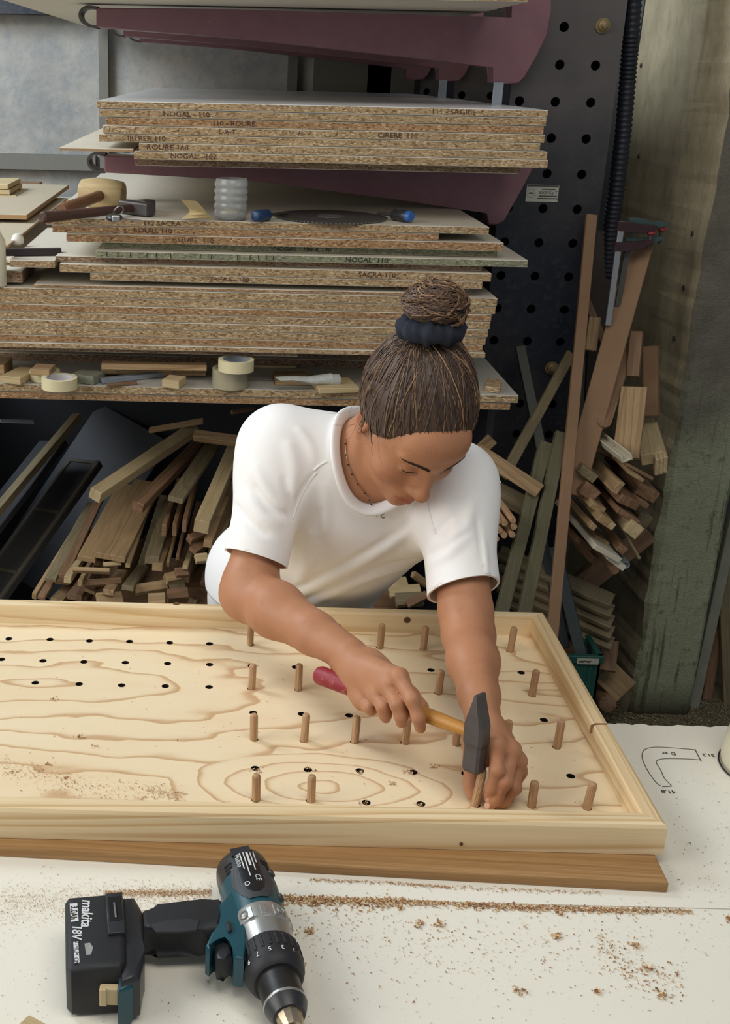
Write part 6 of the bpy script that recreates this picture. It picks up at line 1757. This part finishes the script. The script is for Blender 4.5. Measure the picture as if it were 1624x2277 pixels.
lean('board', (1392, 1020), 1.36, (1412, 862), 1.46, .062, .018, 'timber', 'light board with pale edge leaning above the mouldings', up=(-.55, -1, .25))
o = lean('laminated_block', (1452, 1020), 1.40, (1430, 945), 1.60, .055, .030, 'timber_pale', 'laminated pale block with layered end beside the pillar', up=(-.4, -1, .5), cat='block')
for k in range(3):
    lean('laminated_strip', (1462+9*k, 1040-3*k), 1.37, (1438+9*k, 960-3*k), 1.58, .010, .045, 'timber_pale', '%s strip of the layered block against the pillar' % ORD[k], up=(-.3, -1, .8), cat='strip', group='layered strips by the pillar')
lean('roof_slat', (1360, 800), 1.72, (1300, 660), 1.74, .02, .014, 'timber_brown', 'dark slat crossing behind the leaning boards', cat='slat')
# U-profile
up_ = empty('channel_profile', U(1360, 1000, y=1.36)); T(up_, 'pale grooved channel profile lying on the moulding bundle', 'profile')
a_, b_ = U(1396, 1024, y=1.28), U(1324, 968, y=1.50)
for dy_, w_, t_ in ((0, .026, .004), (.011, .004, .016), (-.011, .004, .016)):
    X, Y, Z = frame(b_-a_, (-.3, -.6, .8)); off = Y*dy_+(Z*.007 if w_ < .02 else Z*0)
    setp(beam('web' if w_ > .02 else 'side', a_+off, b_+off, w_, t_, MAT['paint_cream'], (-.3, -.6, .8), bev=.0004), up_)
# bundle of mouldings pointing down to the right
MB_ = [
 ((1352, 1232), 1.26, (1262, 1128), 1.60, 0.078, 0.014, 'paint_cream', 'wide cream board at the bottom of the moulding bundle'),
 ((1372, 1252), 1.27, (1300, 1172), 1.60, 0.052, 0.016, 'paint_cream', 'cream board below the wide cream one'),
 ((1410, 1178), 1.27, (1345, 1100), 1.60, 0.039, 0.034, 'timber_pale', 'bright square-ended timber at the right of the bundle'),
 ((1398, 1150), 1.28, (1318, 1060), 1.62, 0.065, 0.014, 'timber_brown', 'brown flat moulding in the bundle'),
 ((1400, 1118), 1.30, (1300, 1010), 1.62, 0.055, 0.023, 'timber_brown', 'dark brown moulding with curved face'),
 ((1428, 1120), 1.33, (1352, 1040), 1.62, 0.039, 0.014, 'mdf', 'short reddish moulding at the right flank'),
 ((1344, 1158), 1.27, (1275, 1076), 1.58, 0.029, 0.021, 'timber', 'narrow stick lying on the cream board'),
 ((1320, 1172), 1.28, (1268, 1112), 1.55, 0.016, 0.016, 'timber', 'thin brown strip on the cream board'),
 ((1360, 1170), 1.27, (1288, 1082), 1.58, 0.018, 0.018, 'timber_pale', 'square pale stick on top of the bundle'),
 ((1415, 1060), 1.32, (1340, 985), 1.62, 0.047, 0.009, 'timber', 'flat slat near the top of the bundle'),
 ((1425, 1050), 1.36, (1345, 1010), 1.58, 0.078, 0.009, 'mdf', 'folded brown hardboard piece in the bundle'),
 ((1312, 1095), 1.34, (1270, 1045), 1.60, 0.044, 0.034, 'timber_brown', 'stubby dark bar left in the bundle'),
 ((1308, 1055), 1.36, (1268, 1000), 1.60, 0.049, 0.023, 'timber_grey', 'grey stub behind the long brown batten'),
 ((1384, 1222), 1.29, (1330, 1150), 1.6, 0.023, 0.021, 'timber_brown', 'square stick under the bright timber'),
 ((1422, 1242), 1.36, (1380, 1170), 1.5, 0.008, 0.007, 'timber_pale', 'thin splinter hanging from the bundle'),
 ((1340, 1205), 1.33, (1268, 1130), 1.6, 0.039, 0.014, 'timber', 'brown board under the wide cream board'),
 ((1376, 1085), 1.30, (1300, 1010), 1.6, 0.016, 0.034, 'timber', 'strip on edge running through the bundle'),
 ((1440, 1098), 1.36, (1370, 1020), 1.6, .060, .030, 'timber_brown', 'bulky brown piece at the upper right of the bundle'),
 ((1432, 1158), 1.38, (1350, 1070), 1.62, .040, .030, 'timber_grey', 'grey bar behind the bright timber'),
 ((1330, 1130), 1.31, (1262, 1050), 1.58, .040, .018, 'timber', 'flat brown slat left in the bundle'),
 ((1300, 1210), 1.40, (1255, 1160), 1.6, .050, .016, 'timber_brown', 'dark board end below the bundle on the left'),
 ((1330, 1250), 1.42, (1275, 1190), 1.62, .040, .020, 'timber_brown', 'dark stub hanging under the bundle'),
]
for (n0, y0, n1, y1, w, t, m_, lab) in MB_: lean('wood_profile', n0, y0, n1, y1, w, t, m_, lab, up=(.35, -.65, .65), cat='moulding', group='bundle of mouldings by the pillar')
for k, (n0, n1, r, lab, mt) in enumerate((((1368, 1268), (1290, 1170), .011, 'round brown rod at the lowest point of the bundle', 'timber_brown'), ((1392, 1256), (1330, 1180), .010, 'hollow grey tube beside the round rod', 'zinc'))):
    a_, b_ = U(*n0, y=1.27), U(*n1, y=1.6); X, Y, Z = frame(b_-a_, (0, 0, 1)); L_ = (b_-a_).length
    bm = bmesh.new(); bm_lathe(bm, [(0, r), (L_, r)] if k == 0 else [(.01, r*.7), (0, r*.7), (0, r), (L_, r)], 18); o = bmk('round_rod', bm, MAT[mt], smooth=True, sharp=50, mw=mat4(X, Y, Z, a_)); T(o, lab, 'rod')
# support plank for bundle, in the dark
o = lean('bearer', (1255, 1330), 1.60, (1440, 1180), 1.62, .06, .04, 'timber_brown', 'bearer plank carrying the moulding bundle from behind', cat='plank')
# H-shaped trestle frame
tf = empty('trestle_frame', U(1150, 1440, y=1.2)); T(tf, 'olive-grey H-shaped wooden frame leaning by her left arm', 'frame')
ol = wood('olive_grey_wood', '6f6a50', '4c4836', 12, .4, .4, .75, .08)
for (b, t_) in (((1090, 1460), (1214, 984)), ((1146, 1460), (1249, 962))):
    setp(beam('leg', U(*b, y=1.13), U(*t_, y=1.42), .031, .018, ol, (0, -1, .25)), tf)
setp(beam('crossbar', U(1206, 1008, y=1.405), U(1252, 1012, y=1.408), .040, .016, ol, (0, -1, .25)), tf)
lean('steel_angle', (1206, 1010), 1.45, (1157, 770), 1.62, .026, .010, plain('olive_steel', '35382f', .5, .3), 'dark olive steel angle standing in front of the upright', cat='angle')
lean('diagonal_batten', (1120, 1060), 1.38, (1270, 786), 1.64, .026, .014, 'timber_grey', 'grey batten leaning diagonally across the upright', cat='batten')
# board with a hole, white strip
hb = lean('drilled_board', (1060, 1000), 1.36, (1200, 1092), 1.33, .036, .012, 'timber', 'pale board with a nail hole leaning behind her shoulder', up=(0, -1, .1))
p = U(1071, 1023, y=1.33); bm = bmesh.new(); bm_lathe(bm, [(0, .0022), (.012, .0022)], 10); setp(bmk('nail_hole', bm, MAT['dark'], mw=mat4((0, -1, 0), (1, 0, 0), (0, 0, -1), p+Vector((0, .008, 0)))), hb)
lean('drilled_board', (1082, 1080), 1.40, (1172, 1128), 1.39, .050, .010, 'timber_grey', 'broad olive board behind the drilled board', up=(0, -1, .1))
lean('offcut', (1058, 1010), 1.42, (1096, 975), 1.42, .032, .010, 'timber', 'greenish offcut corner behind her hair', up=(0, -1, 0), cat='offcut')
lean('white_strip', (1085, 1102), 1.27, (1112, 1068), 1.28, .011, .003, 'melamine_white', 'short white strip beside her sleeve', cat='strip')
# bundle of dowel rods
dg = [(1142, 1158), (1123, 1164), (1144, 1172), (1112, 1180), (1122, 1191), (1140, 1190), (1104, 1199), (1094, 1172), (1096, 1186), (1108, 1160)]
for k, (px, py) in enumerate(sorted(dg, key=lambda q: q[1])):
    a_, b_ = U(px, py, y=1.23), U(px-62, py-88, y=1.55); X, Y, Z = frame(b_-a_, (0, 0, 1)); L_ = (b_-a_).length
    bm = bmesh.new(); bm_lathe(bm, [(0, .0072), (.0008, .0078), (L_, .0078)], 14); o = bmk('dowel_rod', bm, MAT['peg'], smooth=True, sharp=50, mw=mat4(X, Y, Z, a_))
    T(o, '%s round dowel rod counted downwards in the bundle behind her left sleeve' % ORD[k], 'dowel rod', 'dowel rods bundled behind her sleeve')
# posts in the crate and planks on the floor
lean('metal_post', (1294, 1462), 1.40, (1234, 1215), 1.52, .030, .026, plain('green_grey_steel', '3d4546', .55, .3), 'dark green-grey post standing in the green crate', up=(-.3, -1, .2), cat='post')
lean('metal_post', (1258, 1440), 1.46, (1195, 1130), 1.60, .024, .022, plain('green_grey_steel2', '34393a', .55, .3), 'second dark post behind the one in the crate', up=(-.3, -1, .2), cat='post')
for k in range(5):
    lean('grey_plank', (1362, 1338+24*k), 1.46, (1110, 1228+24*k), 1.60, .045, .016, 'timber_grey', '%s grey plank from the top of the dark pile behind the tray corner' % ORD[k], up=(0, -.5, .85), cat='plank', group='grey planks in the dark corner')
# green crate
cr = empty('plastic_crate', (U(1290, 1550, z=0).x, U(1290, 1550, z=0).y, 0)); T(cr, 'green plastic crate with a paper label on the floor by the pillar', 'crate')
gp = plain('green_plastic', '1e4f47', .5, var=.25, vs=25)
cyf = 1.36; xr_, ztop = U(1338, 1462, y=cyf).x, U(1330, 1458, y=cyf).z; xl_ = xr_-.36; h_ = ztop; dpt = .30; tk = .006
zbt = .03
for nm, lo, hi in (('side', (xl_, cyf, zbt), (xr_, cyf+tk, ztop-.02)), ('side', (xl_, cyf+dpt, zbt), (xr_, cyf+dpt+tk, ztop-.02)), ('side', (xl_, cyf, zbt), (xl_+tk, cyf+dpt, ztop-.02)), ('side', (xr_-tk, cyf, zbt), (xr_, cyf+dpt, ztop-.02)), ('crate_floor', (xl_, cyf, 0), (xr_, cyf+dpt, zbt))):
    box_s(nm, lo, hi, gp, parent=cr)
for lo, hi in (((xl_-.006, cyf-.006, ztop-.022), (xr_+.006, cyf+.010, ztop)), ((xl_-.006, cyf+dpt-.006, ztop-.022), (xr_+.006, cyf+dpt+.010, ztop)), ((xr_-.010, cyf, ztop-.022), (xr_+.006, cyf+dpt, ztop)), ((xl_-.006, cyf, ztop-.022), (xl_+.01, cyf+dpt, ztop))):
    box_s('rim', lo, hi, gp, parent=cr, bev=.002)
for k in range(4): box_s('rib', (xr_-.03-.07*k, cyf-.004, zbt), (xr_-.022-.07*k, cyf, ztop-.03), gp, parent=cr)
p = U(1308, 1471, y=cyf-.008); lbl = box_s('paper_label', (p.x-.028, cyf-.0085, p.z-.008), (p.x+.028, cyf-.0065, p.z+.008), plain('label_paper', 'b8b2a2', .7, var=.15), parent=cr)
text('print', 'curver', MAT['ink_black'], .012, TXM(p.x-.008, cyf-.0089, p.z+.0005), lbl, bold=.0003)
# what stands in the crate
o = box_s('crate_filling', (xl_+.02, cyf+.05, zbt+.002), (xr_-.02, cyf+.26, ztop-.06), MAT['timber_brown']); T(o, 'dark jumble of short timber filling the crate', 'timber')
lean('offcut', (1350, 1492), 1.50, (1358, 1425), 1.56, .045, .012, 'timber_brown', 'small five-sided offcut propped beside the crate', up=(-.4, -1, .2), cat='offcut')
lean('offcut', (1394, 1540), 1.52, (1345, 1492), 1.58, .075, .014, 'timber', 'square plywood offcut leaning at the foot of the pillar', up=(-.2, -1, .35), cat='offcut')
a_, b_ = U(1352, 1566, y=1.50), U(1325, 1520, y=1.72); X, Y, Z = frame(b_-a_, (0, 0, 1)); bm = bmesh.new(); bm_lathe(bm, [(0, .022), (.002, .024), ((b_-a_).length, .024)], 22)
o = bmk('round_log', bm, MAT['timber_brown'], smooth=True, sharp=50, mw=mat4(X, Y, Z, a_)); T(o, 'short round log on the floor by the pillar', 'log')
# planks beyond the pillar at the right edge
lean('stained_plank', (1538, 1588), 1.70, (1640, 1120), 1.78, .030, .018, plain('whitewashed_wood', '8c8b7c', .8, var=.35, vs=18), 'whitewashed stained plank leaning in the gap right of the pillar', cat='plank', up=(0, -1, .15))
lean('dark_plank', (1566, 1590), 1.74, (1606, 1330), 1.80, .030, .016, 'timber_brown', 'dark plank leaning right of the whitewashed one', cat='plank', up=(0, -1, .1))
lean('grey_board', (1640, 1570), 1.72, (1626, 1180), 1.80, .085, .016, 'timber_grey', 'grey-brown board cut off by the right edge', cat='board', up=(0, -1, .1))
# ------------------------------------------------------------------ bar clamps hanging on the tall board
def clamp(top, bot, yq, lab, bar_mat, jaw_hex, s=1):
    e = empty('bar_clamp', U(*bot, y=yq)); T(e, lab, 'clamp', 'bar clamps by the pillar')
    a_, b_ = U(*top, y=yq), U(*bot, y=yq-.02); X, Y, Z = frame(b_-a_, (0, -1, 0)); L_ = (b_-a_).length
    setp(beam('bar', a_, b_, .014, .007, bar_mat, (0, -1, 0), bev=.001), e)
    jm = plain('jaw_'+jaw_hex+str(top[0]), jaw_hex, .5, .2, var=.2)
    side = Vector((1, 0, .0))
    for q, ln, sl in ((.012, .085, -.02), (.060, .080, .015)):
        c_ = a_+X*q; bm = bmesh.new()
        poly = [(-.012, -.010), (.014, -.011), (ln*.6, -.010+sl*.3), (ln, .004+sl*.4), (ln, .012+sl*.4), (ln*.5, .010+sl*.2), (.014, .012), (-.012, .011)]
        Yx = Vector((1, 0, 0)); Zz = Vector((0, -1, 0)); bm_prism(bm, poly, -.008, .008, .001)
        setp(bmk('jaw', bm, jm, mw=mat4(Yx, Zz.cross(Yx), Zz, c_)), e)
    bm = bmesh.new(); bm_lathe(bm, [(0, .004), (.05, .004)], 10); setp(bmk('spindle', bm, MAT['steel_dark'], mw=mat4((0, 0, -1), (1, 0, 0), (0, -1, 0), a_+X*.012+Vector((.074, 0, .0)))), e)
    bm = bmesh.new(); bm_lathe(bm, [(0, .009), (.006, .010), (.009, .007)], 14); setp(bmk('pad', bm, MAT['red_tip'], mw=mat4((0, 0, -1), (1, 0, 0), (0, -1, 0), a_+X*.012+Vector((.074, 0, -.010)))), e)
    return e
clamp((1384, 492), (1352, 724), 1.52, 'bar clamp with a bright silver bar hanging from the tall board', MAT['steel'], '3a2328')
clamp((1409, 484), (1373, 682), 1.545, 'bar clamp with a dull bar and grey-green jaws', plain('dull_bar_steel', '5d5b55', .5, .6), '42544f')
# corrugated hose running down beside the upright
pts = [U(px, py, y=1.76) for px, py in ((1413, -60), (1404, 80), (1396, 180), (1386, 300), (1372, 420), (1358, 520), (1352, 620))]
hp = []
for i in range(len(pts)-1):
    for k in range(30): hp.append(lerp(pts[i], pts[i+1], k/30))
bm = bmesh.new(); bm_tube(bm, hp, [.020+.0022*math.sin(i*2.1) for i in range(len(hp))], 14)
T(bmk('corrugated_hose', bm, plain('black_hose', '1d2029', .5), smooth=True, sharp=80), 'black corrugated hose running down between upright and pillar', 'hose')
lean('metal_trunking', (1352, 480), 1.86, (1432, -60), 1.86, .022, .012, MAT['zinc'], 'pale metal trunking strip beside the black hose', cat='trunking')
# anchor bolts in the pillar side
for px in ((1427, 146), (1422, 348), (1541, 520), (1522, 640), (1500, 752)):
    d = FW+RT*((px[0]-PPX)/FPX)-UP*((px[1]-PPY)/FPX); t = (1.158-CAM.x)/d.x; p = CAM+d*t
    bm = bmesh.new(); bm_lathe(bm, [(-.004, .007), (.003, .0065), (.004, .004)], 10); setp(bmk('anchor_bolt', bm, MAT['steel_dark'], mw=mat4((-1, 0, 0), (0, 1, 0), (0, 0, -1), p)), PIL)
# sawdust heaps on the floor at the pillar foot
fs_ = []
for _ in range(2600):
    p = U(rs.uniform(1340, 1624), rs.uniform(1560, 1618), z=.0); fs_.append((p.x, p.y, rs.uniform(.002, .008)))
shavings('floor_sawdust', 'coarse sawdust drifted on the floor at the foot of the pillar', fs_, .001, 14, [plain('dust_a', '8b7c5c', .95), plain('dust_b', '6d6148', .95), plain('dust_c', 'a09274', .95)])
